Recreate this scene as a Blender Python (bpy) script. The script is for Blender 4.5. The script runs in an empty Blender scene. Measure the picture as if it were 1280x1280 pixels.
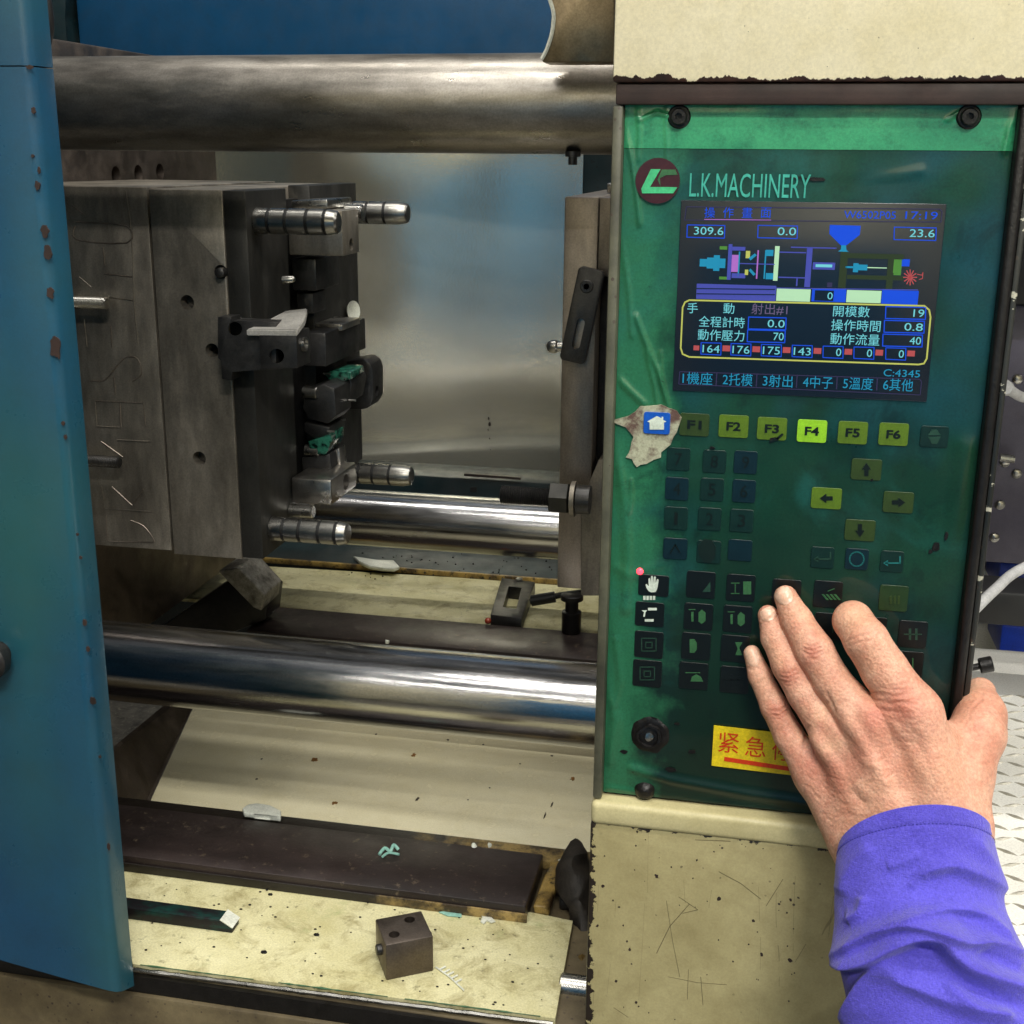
import bpy, bmesh, math, random
import numpy as np
from mathutils import Vector, Matrix, noise
random.seed(7)
S = bpy.context.scene
COL = S.collection
PI = math.pi
# ---------------------------------------------------------------- camera
YAW, PITCH, ROLL, FPX = 11.5, 16.0, 0.5, 1550.0
CZ = 1.5
CM = (Matrix.Rotation(math.radians(YAW), 3, 'Z') @ Matrix.Rotation(math.radians(90-PITCH), 3, 'X') @ Matrix.Rotation(math.radians(ROLL), 3, 'Z'))
cd = bpy.data.cameras.new('camera'); cam = bpy.data.objects.new('camera', cd); COL.objects.link(cam)
cam.matrix_world = Matrix.Translation((0, 0, CZ)) @ CM.to_4x4()
cd.sensor_width = 36; cd.lens = 36*FPX/1280; cd.clip_start = 0.02; cd.clip_end = 60
S.camera = cam
S.view_settings.view_transform = 'Standard'; S.view_settings.look = 'None'
S.view_settings.exposure = -0.14; S.view_settings.gamma = 1
S.cycles.max_bounces = 6; S.cycles.diffuse_bounces = 3; S.cycles.glossy_bounces = 4
S.cycles.caustics_reflective = False; S.cycles.caustics_refractive = False
# ---------------------------------------------------------------- room light
W = bpy.data.worlds.new('World'); S.world = W; W.use_nodes = True
bg = W.node_tree.nodes['Background']; bg.inputs[0].default_value = (0.92, 0.96, 1.0, 1); bg.inputs[1].default_value = 0.10
def lamp(name, loc, sx, sy, power, rot=(0, 0, 0), col=(1.0, 0.97, 0.90)):
    l = bpy.data.lights.new(name, 'AREA'); l.shape = 'RECTANGLE'; l.size = sx; l.size_y = sy; l.energy = power; l.color = col
    o = bpy.data.objects.new(name, l); COL.objects.link(o); o.location = loc; o.rotation_euler = rot
    return o
# rows of ceiling fluorescent tubes, running along the machine
lamp('fluorescent_lamp', (0.75, -1.35, 3.3), 0.9, 0.22, 96)
lamp('fluorescent_lamp', (0.45, 0.15, 3.5), 2.6, 0.06, 44)
lamp('fluorescent_lamp', (0.3, -0.55, 3.5), 2.6, 0.05, 24)
lamp('fluorescent_lamp', (-0.4, -1.95, 3.4), 2.6, 0.06, 34)
lamp('fluorescent_lamp', (0.1, 1.25, 3.6), 2.6, 0.05, 36)
lamp('fluorescent_lamp', (1.2, 2.6, 3.6), 2.4, 0.08, 18)
lamp('fluorescent_lamp', (2.6, 0.4, 3.2), 0.10, 2.0, 52)
# ---------------------------------------------------------------- geometry helpers
def ray(px, py):
    return CM @ Vector(((px-640)/FPX, (640-py)/FPX, -1.0))
def at(px, py, Y=None, Z=None, X=None):
    """the point of the real plane Y=, Z= or X= (metres; Z is height above the floor) that stands at this place of the photo"""
    d = ray(px, py)
    t = Y/d.y if Y is not None else ((Z-CZ)/d.z if Z is not None else X/d.x)
    return Vector((d.x*t, d.y*t, CZ+d.z*t))
def toPx(co):
    """numpy (n,3) -> pixel coordinates"""
    M = np.array(CM.transposed()); c = (co - np.array([0, 0, CZ])) @ M.T
    return np.stack([640 + FPX*c[:, 0]/-c[:, 2], 640 - FPX*c[:, 1]/-c[:, 2]], 1)
def finish(bm, smooth=35):
    me = bpy.data.meshes.new('mesh')
    bmesh.ops.recalc_face_normals(bm, faces=bm.faces[:])
    bm.to_mesh(me); bm.free()
    if smooth:
        me.shade_smooth(); me.set_sharp_from_angle(angle=math.radians(smooth))
    return me
def wloc(o):
    v = Vector((0, 0, 0))
    while o: v += o.location; o = o.parent
    return v
def obj(name, me, m, parent=None, origin=None, label=None):
    """links ONE mesh (given in world coordinates) as one object; a part keeps its own origin when one is given"""
    if isinstance(me, bmesh.types.BMesh): me = finish(me)
    base = wloc(parent) if parent else Vector((0, 0, 0))
    org = Vector(origin) if origin is not None else base
    me.transform(Matrix.Translation(-org))
    me.name = name
    o = bpy.data.objects.new(name, me); COL.objects.link(o)
    if parent: o.parent = parent
    o.location = org - base
    if m is not None and not me.materials: me.materials.append(m)
    if label: o['label'] = label
    return o
def thing(name, label, cat, loc, group=None):
    o = bpy.data.objects.new(name, None); COL.objects.link(o); o.location = loc; o.empty_display_size = 0.02
    return tag(o, label, cat, group)
def tag(o, label, cat, group=None):
    o['label'] = label; o['category'] = cat
    if group: o['group'] = group
    return o
def single(name, me, m, label, cat, origin, group=None):
    return tag(obj(name, me, m, None, origin), label, cat, group)
def struct(name, me, m, origin=(0, 0, 0)):
    o = obj(name, me, m, None, origin); o['kind'] = 'structure'; return o
def add_box(bm, a, b, bev=0.0, seg=2, mat=None):
    a = Vector(a); b = Vector(b)
    r = bmesh.ops.create_cube(bm, size=1)
    vs = r['verts']
    for v in vs:
        v.co = Vector([(a[i]+b[i])/2 + v.co[i]*(b[i]-a[i]) for i in range(3)])
    if mat is not None:
        c = (a+b)/2
        for v in vs: v.co = c + mat @ (v.co-c)
    if bev:
        es = list({e for v in vs for e in v.link_edges})
        bmesh.ops.bevel(bm, geom=es, offset=bev, segments=seg, affect='EDGES', profile=0.5)
    return bm
def box(a, b, bev=0.0, seg=2, mat=None): return add_box(bmesh.new(), a, b, bev, seg, mat)
def add_lathe(bm, p0, ax, prof, n=32, cap=True, hexa=False):
    """prof = [(distance along ax, radius)]"""
    ax = Vector(ax).normalized(); u = ax.orthogonal().normalized(); w = ax.cross(u)
    rings = []
    for s, r in prof:
        c = Vector(p0)+ax*s
        rings.append([bm.verts.new(c + (u*math.cos(2*PI*k/n)+w*math.sin(2*PI*k/n))*r) for k in range(n)])
    for A, B in zip(rings, rings[1:]):
        for k in range(n): bm.faces.new((A[k], A[(k+1) % n], B[(k+1) % n], B[k]))
    if cap:
        bm.faces.new(rings[0][::-1]); bm.faces.new(rings[-1])
    return bm
def lathe(p0, ax, prof, n=32): return add_lathe(bmesh.new(), p0, ax, prof, n)
def add_prism(bm, pts, d, bev=0.0, seg=2):
    """pts = coplanar world points, d = extrusion vector"""
    A = [bm.verts.new(p) for p in pts]; B = [bm.verts.new(Vector(p)+Vector(d)) for p in pts]
    n = len(pts)
    fs = [bm.faces.new(A), bm.faces.new(B[::-1])]
    for k in range(n): fs.append(bm.faces.new((A[k], B[k], B[(k+1) % n], A[(k+1) % n])))
    if bev:
        es = list({e for f in fs for e in f.edges})
        bmesh.ops.bevel(bm, geom=es, offset=bev, segments=seg, affect='EDGES', profile=0.5)
    return bm
def prism(pts, d, bev=0.0, seg=2): return add_prism(bmesh.new(), pts, d, bev, seg)
def pxprism(pts, Y0, Y1, bev=0.0, bm=None):
    return add_prism(bm or bmesh.new(), [at(x, y, Y=Y0) for x, y in pts], (0, Y1-Y0, 0), bev)
def smooth_path(pts, n=8):
    pts = [Vector(p) for p in pts]; out = []
    for i in range(len(pts)-1):
        p0 = pts[max(i-1, 0)]; p1 = pts[i]; p2 = pts[i+1]; p3 = pts[min(i+2, len(pts)-1)]
        for k in range(n):
            t = k/n
            out.append(0.5*((2*p1)+(p2-p0)*t+(2*p0-5*p1+4*p2-p3)*t*t+(3*p1-p0-3*p2+p3)*t**3))
    out.append(pts[-1]); return out
def add_tube(bm, pts, r, n=8):
    rr = r if hasattr(r, '__len__') else [r]*len(pts)
    rings = []; u = None
    for i, p in enumerate(pts):
        t = (pts[min(i+1, len(pts)-1)]-pts[max(i-1, 0)]).normalized()
        if u is None: u = t.orthogonal().normalized()
        u = (u-t*u.dot(t)).normalized(); w = t.cross(u)
        rings.append([bm.verts.new(p+(u*math.cos(2*PI*k/n)+w*math.sin(2*PI*k/n))*rr[i]) for k in range(n)])
    for A, B in zip(rings, rings[1:]):
        for k in range(n): bm.faces.new((A[k], A[(k+1) % n], B[(k+1) % n], B[k]))
    bm.faces.new(rings[0][::-1]); bm.faces.new(rings[-1])
    return bm
def tube(pts, r, n=8): return add_tube(bmesh.new(), [Vector(p) for p in pts], r, n)
def cut(me, cutters):
    """boolean difference, mesh in, mesh out"""
    if isinstance(me, bmesh.types.BMesh): me = finish(me, 0)
    bmc = bmesh.new()
    for c in cutters:
        cm = finish(c, 0); bmc.from_mesh(cm); bpy.data.meshes.remove(cm)
    cme = finish(bmc, 0)
    a = bpy.data.objects.new('tmp_a', me); b = bpy.data.objects.new('tmp_b', cme)
    COL.objects.link(a); COL.objects.link(b)
    md = a.modifiers.new('b', 'BOOLEAN'); md.object = b; md.operation = 'DIFFERENCE'; md.solver = 'EXACT'
    dg = bpy.context.evaluated_depsgraph_get()
    out = bpy.data.meshes.new_from_object(a.evaluated_get(dg))
    bpy.data.objects.remove(a); bpy.data.objects.remove(b)
    out.shade_smooth(); out.set_sharp_from_angle(angle=math.radians(32))
    return out
def cyl(p0, p1, r, n=24):
    p0 = Vector(p0); p1 = Vector(p1); return lathe(p0, p1-p0, [(0, r), ((p1-p0).length, r)], n)
def roughen(bm, amp, sc, cuts=0):
    if cuts: bmesh.ops.subdivide_edges(bm, edges=bm.edges[:], cuts=cuts, use_grid_fill=True)
    for v in bm.verts:
        v.co += Vector([noise.noise(v.co*sc+Vector((k*9.1, 0, 0))) for k in range(3)])*amp
    return bm
# text -> mesh lying in the plane Y, inside the photo box left,top,right,bottom
def text_raw(s, bold=0):
    c = bpy.data.curves.new('t', 'FONT'); c.body = s; c.size = 1; c.resolution_u = 3; c.offset = bold
    o = bpy.data.objects.new('t', c); COL.objects.link(o)
    dg = bpy.context.evaluated_depsgraph_get(); dg.update()
    me = bpy.data.meshes.new_from_object(o.evaluated_get(dg))
    bpy.data.objects.remove(o); bpy.data.curves.remove(c)
    return me
def add_text(bm, s, l, t, r, b, Y, embolden=0):
    me = text_raw(s, embolden); n = len(me.vertices)
    if not n: return
    co = np.empty(n*3); me.vertices.foreach_get('co', co); co = co.reshape(-1, 3)
    mn = co.min(0); mx = co.max(0); sz = np.maximum(mx-mn, 1e-6)
    xm, ym = (l+r)/2, (t+b)/2
    X0, X1 = at(l, ym, Y=Y).x, at(r, ym, Y=Y).x; Z0, Z1 = at(xm, b, Y=Y).z, at(xm, t, Y=Y).z
    vs = [bm.verts.new((X0+(c[0]-mn[0])/sz[0]*(X1-X0), Y, Z0+(c[1]-mn[1])/sz[1]*(Z1-Z0))) for c in co]
    for p in me.polygons:
        try: bm.faces.new([vs[i] for i in p.vertices])
        except ValueError: pass
    bpy.data.meshes.remove(me)
def add_quad(bm, l, t, r, b, Y, d=0.0002):
    """thin print laid on plane Y; rectangle in the panel's own axes"""
    xm, ym = (l+r)/2, (t+b)/2
    a = (at(l, ym, Y=Y).x, Y, at(xm, b, Y=Y).z); c = (at(r, ym, Y=Y).x, Y+d, at(xm, t, Y=Y).z)
    add_box(bm, a, c)
def add_line(bm, pts, w, Y, d=0.0002):
    P = [at(x, y, Y=Y) for x, y in pts]
    for a, b in zip(P, P[1:]):
        t = (b-a).normalized(); n = Vector((-t.z, 0, t.x))*w/2; e = t*w*0.3
        q = [a-n-e, b-n+e, b+n+e, a+n-e]
        add_prism(bm, q, (0, d, 0))
def roundrect(l, t, r, b, Y, rad, n=4):
    xm, ym = (l+r)/2, (t+b)/2
    x0, x1 = at(l, ym, Y=Y).x, at(r, ym, Y=Y).x; z0, z1 = at(xm, b, Y=Y).z, at(xm, t, Y=Y).z
    out = []
    for cx, cz, a0 in ((x1-rad, z1-rad, 0), (x0+rad, z1-rad, 90), (x0+rad, z0+rad, 180), (x1-rad, z0+rad, 270)):
        for k in range(n+1):
            a = math.radians(a0+90*k/n); out.append(Vector((cx+rad*math.cos(a), Y, cz+rad*math.sin(a))))
    return out
# ---------------------------------------------------------------- materials
def lin(r, g, b):
    f = lambda c: (c/255/12.92) if c/255 <= 0.04045 else ((c/255+0.055)/1.055)**2.4
    return (f(r), f(g), f(b), 1)
class NT:
    grain = 0.22
    def __init__(s, name):
        s.m = bpy.data.materials.new(name); s.m.use_nodes = True; s.t = s.m.node_tree
        s.b = s.t.nodes['Principled BSDF']; s.tc = s.t.nodes.new('ShaderNodeTexCoord').outputs['Object']
    def link(s, a, b): s.t.links.new(a, b)
    def mapping(s, sc=(1, 1, 1), rot=(0, 0, 0), loc=(0, 0, 0)):
        n = s.t.nodes.new('ShaderNodeMapping'); n.inputs['Scale'].default_value = sc; n.inputs['Rotation'].default_value = rot
        n.inputs['Location'].default_value = loc
        s.link(s.tc, n.inputs[0]); return n.outputs[0]
    def noise(s, scale, detail=4, rough=0.55, stretch=(1, 1, 1), dist=0, loc=(0, 0, 0)):
        n = s.t.nodes.new('ShaderNodeTexNoise'); n.inputs['Scale'].default_value = scale; n.inputs['Detail'].default_value = detail
        n.inputs['Roughness'].default_value = rough; n.inputs['Distortion'].default_value = dist
        s.link(s.mapping(stretch, loc=loc), n.inputs['Vector']); return n.outputs['Fac']
    def voro(s, scale, stretch=(1, 1, 1), feature='F1', rnd=1):
        n = s.t.nodes.new('ShaderNodeTexVoronoi'); n.inputs['Scale'].default_value = scale; n.feature = feature
        n.inputs['Randomness'].default_value = rnd
        s.link(s.mapping(stretch), n.inputs['Vector']); return n.outputs['Distance']
    def ramp(s, fac, lo, hi, a=0.0, b=1.0, smooth=False):
        n = s.t.nodes.new('ShaderNodeMapRange'); n.inputs[1].default_value = lo; n.inputs[2].default_value = hi
        n.inputs[3].default_value = a; n.inputs[4].default_value = b; n.clamp = True
        if smooth: n.interpolation_type = 'SMOOTHSTEP'
        s.link(fac, n.inputs[0]); return n.outputs[0]
    def math(s, op, a, b=None):
        n = s.t.nodes.new('ShaderNodeMath'); n.operation = op
        for i, v in enumerate((a, b)):
            if v is None: continue
            if isinstance(v, (int, float)): n.inputs[i].default_value = v
            else: s.link(v, n.inputs[i])
        return n.outputs[0]
    def mix(s, fac, a, b, mode='MIX'):
        n = s.t.nodes.new('ShaderNodeMix'); n.data_type = 'RGBA'; n.blend_type = mode
        for i, v in ((0, fac), (6, a), (7, b)):
            if isinstance(v, (int, float)): n.inputs[i].default_value = v
            elif isinstance(v, tuple): n.inputs[i].default_value = v
            else: s.link(v, n.inputs[i])
        return n.outputs[2]
    def sep(s, i):
        n = s.t.nodes.new('ShaderNodeSeparateXYZ'); s.link(s.tc, n.inputs[0]); return n.outputs[i]
    def color(s, c):
        if isinstance(c, tuple): s.b.inputs['Base Color'].default_value = c
        else:
            if not getattr(s, 'grained', False):      # fine grain of dust, pores and wear
                s.grained = True
                g = s.ramp(s.noise(620, 3, 0.75), 0.30, 0.70, 1-s.grain, 1+s.grain*.55)
                cb = s.t.nodes.new('ShaderNodeCombineColor')
                for i in range(3): s.link(g, cb.inputs[i])
                c = s.mix(1.0, c, cb.outputs[0], 'MULTIPLY')
            s.link(c, s.b.inputs['Base Color'])
    def set(s, **k):
        for a, v in k.items():
            i = s.b.inputs[a.replace('_', ' ')]
            if hasattr(v, 'links') or hasattr(v, 'is_output'): s.link(v, i)
            else: i.default_value = v
    def bump(s, h, dist=0.001, strength=1.0, prev=None):
        n = s.t.nodes.new('ShaderNodeBump'); n.inputs['Distance'].default_value = dist; n.inputs['Strength'].default_value = strength
        s.link(h, n.inputs['Height'])
        if prev is not None: s.link(prev, n.inputs['Normal'])
        s.link(n.outputs[0], s.b.inputs['Normal']); return n.outputs[0]
def paint(name, base, dark, rough=0.35, mott=7, chips=None, chip=(0.05, 0.035, 0.025, 1), chip_scale=150, chip_t=0.26, grime=0.5, sc=1.0, coat=0.0):
    """old machine paint: cloudy dirt, small specks and chips, slightly uneven gloss"""
    n = NT(name); n.grain = 0.12
    f1 = n.ramp(n.noise(mott*sc, 6, 0.62), 0.38, 0.70, 0, grime)
    c = n.mix(f1, base, dark)
    f2 = n.ramp(n.noise(60*sc, 4, 0.7), 0.45, 0.75, 0, 0.35)
    c = n.mix(f2, c, dark)
    gate = n.ramp(n.noise(16, 3, 0.5, loc=(3, 1, 7)), 0.45, 0.62)
    sp = n.math('MULTIPLY', n.math('LESS_THAN', n.math('ADD', n.voro(chip_scale), n.math('MULTIPLY', n.noise(400, 2), 0.22)), chip_t), gate)
    c = n.mix(sp, c, chip)
    n.color(c)
    n.set(Roughness=n.ramp(n.noise(30, 5, 0.6), 0.3, 0.75, rough-0.08, rough+0.2), Coat_Weight=coat)
    n.bump(n.noise(220, 5, 0.6), 0.0003, 0.3)
    return n
def metal(name, base, dark, rough=0.3, stretch=(1, 1, 1), mott=12, streak=90, spread=0.5, metallic=1.0, bump=0.3, rv=0.18):
    n = NT(name)
    a = n.ramp(n.noise(mott, 6, 0.65, stretch), 0.35, 0.68, 0, spread)
    c = n.mix(a, base, dark)
    s2 = n.ramp(n.noise(streak, 5, 0.7, stretch), 0.4, 0.75, 0, 0.45)
    c = n.mix(s2, c, dark)
    n.color(c)
    n.set(Metallic=metallic, Roughness=n.ramp(n.noise(streak*0.6, 5, 0.65, stretch, loc=(5, 2, 1)), 0.3, 0.72, max(rough-rv*0.5, 0.04), rough+rv))
    n.bump(n.noise(streak*3, 5, 0.6, stretch), 0.0003, bump)
    return n
def plain(name, c, rough=0.5, metallic=0, emit=0, bump=0, var=0.25):
    n = NT(name); c = tuple(c)
    d = tuple(v*(1-var) for v in c[:3])+(1,)
    n.color(n.mix(n.ramp(n.noise(90, 5, 0.65), 0.35, 0.7), c, d)); n.set(Roughness=rough, Metallic=metallic)
    if emit: n.set(Emission_Color=c, Emission_Strength=emit)
    if bump: n.bump(n.noise(500, 5, 0.6), 0.0004, bump)
    return n.m
M = {}
# cream cabinet paint; the top cover has lost its paint in a ragged rusty line along its lower edge
M['cream'] = paint('cream_paint', lin(206, 196, 150), lin(150, 138, 90), 0.38, 9, grime=0.35, chip_t=0.20).m
n = paint('cream_paint_chipped', lin(240, 231, 200), lin(206, 193, 146), 0.36, 5, grime=0.45, chip_t=0.16)  # base raised to carry the brighter light on the top cover
z = n.sep(2)
ragged = n.math('ADD', n.math('MULTIPLY', n.noise(55, 6, 0.72, (1, 1, 0.35)), 0.016), -0.0075)
edge = n.math('LESS_THAN', n.math('SUBTRACT', z, ragged), 0.0016)
src = n.b.inputs['Base Color'].links[0].from_socket
n.color(n.mix(edge, src, n.mix(n.ramp(n.noise(120, 4, 0.6), .35, .7), lin(62, 38, 30), lin(28, 18, 16))))
M['cream_chipped'] = n.m
n = paint('cream_paint_lower', lin(178, 168, 124), lin(122, 110, 70), 0.4, 6, grime=0.75, chip_t=0.2, chip_scale=110)  # darker base stands in for the weaker light on the lower cover
# fine scratches
for k, (rot, lc) in enumerate((((0, 0.5, 0), (0, 0, 0)), ((0, -0.9, 0), (2, 1, 0)), ((0, 0.15, 0), (4, 0, 3)))):
    v = n.t.nodes.new('ShaderNodeTexNoise'); v.inputs['Scale'].default_value = 14; v.inputs['Detail'].default_value = 1
    n.link(n.mapping((2.2, 1, 0.12), rot, lc), v.inputs['Vector'])
    line = n.math('LESS_THAN', n.math('ABSOLUTE', n.math('SUBTRACT', v.outputs['Fac'], 0.5)), 0.0016)
    g = n.math('GREATER_THAN', n.noise(13, 2, loc=(k*3, 2, 1)), 0.56)
    src = n.b.inputs['Base Color'].links[0].from_socket
    n.color(n.mix(n.math('MULTIPLY', n.math('MULTIPLY', line, g), 0.4), src, lin(70, 60, 45)))
jag = n.math('MULTIPLY', n.math('SUBTRACT', n.noise(120, 5, .7), .42), .024)
lft = n.math('LESS_THAN', n.sep(0), jag)
jag2 = n.math('MULTIPLY', n.math('SUBTRACT', n.noise(70, 5, .75, loc=(3, 3, 3)), .50), .030)
tp = n.math('LESS_THAN', n.math('MULTIPLY', n.sep(2), -1.0), n.math('MULTIPLY', jag2, n.ramp(n.sep(0), .02, .16, 1.0, .55)))
src = n.b.inputs['Base Color'].links[0].from_socket
n.color(n.mix(n.math('MAXIMUM', lft, tp), src, lin(34, 26, 20)))
M['cream_low'] = n.m
M['rust'] = paint('rusty_edge', lin(58, 42, 38), lin(26, 19, 18), 0.55, 20, grime=0.9, chip_t=0.1).m
# blue cover paint with bare brown chips near its edge
n = paint('blue_paint', lin(22, 72, 106), lin(22, 54, 72), 0.30, 2.5, grime=0.9, chip=lin(52, 44, 48), chip_scale=70, chip_t=0.10, coat=0.15)
src = n.b.inputs['Base Color'].links[0].from_socket
grn = n.ramp(n.noise(2.6, 3, 0.5, (1.5, 1, 0.7), loc=(1.3, 0, .4)), 0.48, 0.70, 0, 0.5)
n.color(n.mix(grn, src, lin(52, 104, 84)))
M['blue'] = n.m
M['blue_far'] = paint('blue_paint_far', lin(14, 72, 112), lin(12, 48, 72), 0.42, 4, grime=0.5, chip_t=0.08).m
M['blue_pale'] = paint('pale_blue_paint', lin(70, 160, 222), lin(60, 144, 206), 0.5, 4, grime=0.5, chip_t=0.08).m
M['cream_far'] = paint('cream_paint_far', lin(236, 228, 196), lin(210, 200, 160), 0.45, 4, grime=0.5, chip_t=0.08).m
M['teal'] = paint('dark_teal_paint', lin(10, 36, 42), lin(5, 16, 20), 0.4, 9, grime=0.9, chip=lin(8, 10, 10), chip_t=0.3).m
# far guard sheet: glossy cream enamel, flyspecked
n = paint('guard_sheet_enamel', lin(240, 238, 222), lin(222, 216, 192), 0.30, 3, grime=0.4, chip=lin(90, 84, 66), chip_scale=130, chip_t=0.15)
n.set(Roughness=n.ramp(n.noise(3, 4, 0.5), 0.35, 0.7, 0.16, 0.21), Metallic=0.80)
M['guard'] = n.m
# chute sheet
n = paint('chute_enamel', lin(240, 232, 198), lin(216, 204, 158), 0.16, 5, grime=0.35, chip=lin(96, 62, 26), chip_scale=42, chip_t=0.085)
n.set(Metallic=0.0, Coat_Weight=0.6, Coat_Roughness=0.12)
M['chute'] = n.m
# dirty yellowish boards
n = NT('stained_board')
a = n.mix(n.ramp(n.noise(9, 6, 0.7), 0.35, 0.65), lin(222, 216, 174), lin(192, 184, 134))
a = n.mix(n.ramp(n.noise(32, 6, 0.72, dist=0.6), 0.50, 0.68, 0, 0.75), a, lin(142, 130, 84))
a = n.mix(n.ramp(n.noise(85, 4, 0.75, loc=(1, 2, 0)), 0.60, 0.70, 0, 0.6), a, lin(78, 74, 48))
a = n.mix(n.ramp(n.noise(12, 5, 0.7, loc=(7, 2, 0)), 0.60, 0.74, 0, 0.5), a, lin(110, 140, 74))
n.color(a); n.set(Roughness=n.ramp(n.noise(25, 4), 0.3, 0.7, 0.3, 0.6)); n.bump(n.noise(160, 5, 0.6), 0.0006, 0.5)
M['board'] = n.m
n = NT('greasy_edge')
a = n.mix(n.ramp(n.noise(26, 6, 0.7, (1, 1, 0.5)), 0.40, 0.62), lin(176, 146, 80), lin(64, 48, 28))
a = n.mix(n.ramp(n.noise(90, 4, 0.7), 0.55, 0.66), a, lin(22, 18, 14))
n.color(a); n.set(Roughness=0.42); n.bump(n.noise(150, 5, 0.6), 0.0008, 0.6)
M['grease'] = n.m
n = NT('blackened_lip')
g_ = n.math('ADD', n.ramp(n.sep(0), -.02, .20), n.math('MULTIPLY', n.math('SUBTRACT', n.noise(40, 6, .7), .5), 1.1))
n.color(n.mix(n.ramp(g_, .35, .7), lin(30, 25, 21), n.mix(n.ramp(n.noise(60, 5, .7), .4, .6), lin(158, 134, 82), lin(56, 44, 28))))
n.set(Roughness=.4); n.bump(n.noise(150, 5, .6), .0008, .6); M['lip'] = n.m
# metals
M['bar'] = metal('polished_bar_steel', (0.62, 0.62, 0.63, 1), (0.28, 0.27, 0.26, 1), 0.16, (0.10, 1, 1), 22, 130, 0.7, bump=0.35, rv=0.14).m
M['bar_dull'] = metal('oily_bar_steel', (0.42, 0.39, 0.35, 1), (0.12, 0.107, 0.088, 1), 0.32, (0.30, 1, 1), 16, 90, 0.95, metallic=0.9, bump=0.25, rv=.16).m
M['mold'] = metal('mould_steel', (0.43, 0.385, 0.315, 1), (0.10, 0.088, 0.072, 1), 0.40, (1, 1, 0.3), 13, 120, 0.95, metallic=0.72, bump=0.25).m
M['grimy'] = metal('grimy_mould_face', (0.06, 0.057, 0.05, 1), (0.02, 0.02, 0.018, 1), 0.45, (1, 1, 0.55), 14, 50, 0.9, metallic=0.6, bump=0.3).m
M['worn_plate'] = metal('worn_plate_steel', (0.42, 0.36, 0.30, 1), (0.11, 0.09, 0.072, 1), 0.36, (1, 1, 0.35), 16, 50, 0.9, metallic=.75).m
M['mold_light'] = metal('ground_steel', (0.52, 0.49, 0.45, 1), (0.26, 0.24, 0.21, 1), 0.30, (1, 1, 0.4), 14, 60, 0.6, bump=0.2).m
M['cap'] = metal('filed_steel', (0.60, 0.58, 0.54, 1), (0.26, 0.25, 0.23, 1), 0.36, (1, 1, 1), 30, 90, 0.6, metallic=0.35).m
M['steel'] = metal('bright_steel', (0.46, 0.45, 0.42, 1), (0.20, 0.19, 0.17, 1), 0.27, (1, 1, 1), 20, 60, 0.35, rv=.1).m
M['dark'] = metal('blackened_steel', (0.085, 0.082, 0.08, 1), (0.03, 0.03, 0.03, 1), 0.38, (1, 1, 1), 25, 90, 0.8, metallic=0.8, bump=0.5).m
M['platen'] = metal('platen_steel', (0.20, 0.165, 0.14, 1), (0.11, 0.09, 0.075, 1), 0.48, (1, 1, 1), 14, 60, 0.8).m
M['brass'] = metal('tarnished_bracket', (0.38, 0.30, 0.19, 1), (0.17, 0.125, 0.075, 1), 0.40, (1, 1, 1), 14, 60, 0.8).m
n = NT('rail_steel'); a = n.mix(n.ramp(n.noise(14, 6, 0.7, (0.5, 1, 1)), 0.35, 0.7), lin(60, 50, 48), lin(34, 29, 28))
a = n.mix(n.ramp(n.noise(120, 4, 0.7), 0.6, 0.7), a, lin(96, 84, 70))
n.color(a); n.set(Roughness=n.ramp(n.noise(40, 4), .3, .7, .28, .5), Metallic=0.25); n.bump(n.noise(300, 4), .0003, .4)
M['rail'] = n.m
M['black'] = plain('black_oily_iron', lin(30, 28, 28), 0.36, 0.3, bump=0.8, var=0.6)
M['rubber'] = plain('black_rubber', lin(24, 24, 26), 0.5)
M['hole'] = plain('hole_dark', (0.006, 0.006, 0.006, 1), 0.6)
M['flange'] = paint('speckled_flange', lin(112, 100, 74), lin(58, 48, 34), .5, 14, grime=.9, chip_t=.26).m
M['scratch'] = plain('scratch_mark', lin(116, 106, 76), .5)
M['rust_spot'] = plain('rust_stain', lin(150, 104, 44), .6, var=.6)
# control panel
n = NT('green_membrane')
x = n.sep(0); zc = n.sep(2)
a = n.mix(n.ramp(n.noise(5, 4, 0.6), 0.36, 0.64), lin(23, 70, 50), lin(13, 42, 28))
a = n.mix(n.ramp(n.noise(7, 3, 0.6, loc=(4, 2, 9)), 0.48, 0.66, 0, 0.8), a, lin(24, 74, 90))
down = n.ramp(zc, -0.36, -0.16)      # the green gets darker towards the bottom
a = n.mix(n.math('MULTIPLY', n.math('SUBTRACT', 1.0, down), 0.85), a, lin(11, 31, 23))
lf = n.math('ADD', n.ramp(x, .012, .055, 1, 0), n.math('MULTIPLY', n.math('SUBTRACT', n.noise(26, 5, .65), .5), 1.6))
a = n.mix(n.ramp(lf, .35, .8, 0, .55), a, lin(52, 128, 88))      # glare and milky haze of the film, painted as lighter green at the left
hz = n.ramp(n.noise(6.5, 5, .6, dist=1.2, loc=(2, 5, 1)), .52, .70, 0, .5)
a = n.mix(hz, a, lin(30, 96, 92))
a = n.mix(n.ramp(n.noise(24, 6, 0.7, dist=0.5), 0.55, 0.72, 0, 0.8), a, lin(8, 24, 20))
a = n.mix(n.ramp(n.noise(130, 3, 0.8), 0.68, 0.74, 0, 0.8), a, lin(12, 26, 22))
n.color(a); n.set(Roughness=n.ramp(n.noise(14, 5, 0.65), 0.32, 0.72, 0.26, 0.5), Coat_Weight=0.4, Coat_Roughness=0.05, Specular_IOR_Level=0.3)
n.bump(n.noise(18, 5, 0.6), 0.0012, 0.45)
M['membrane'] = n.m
n = NT('green_header')
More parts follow.
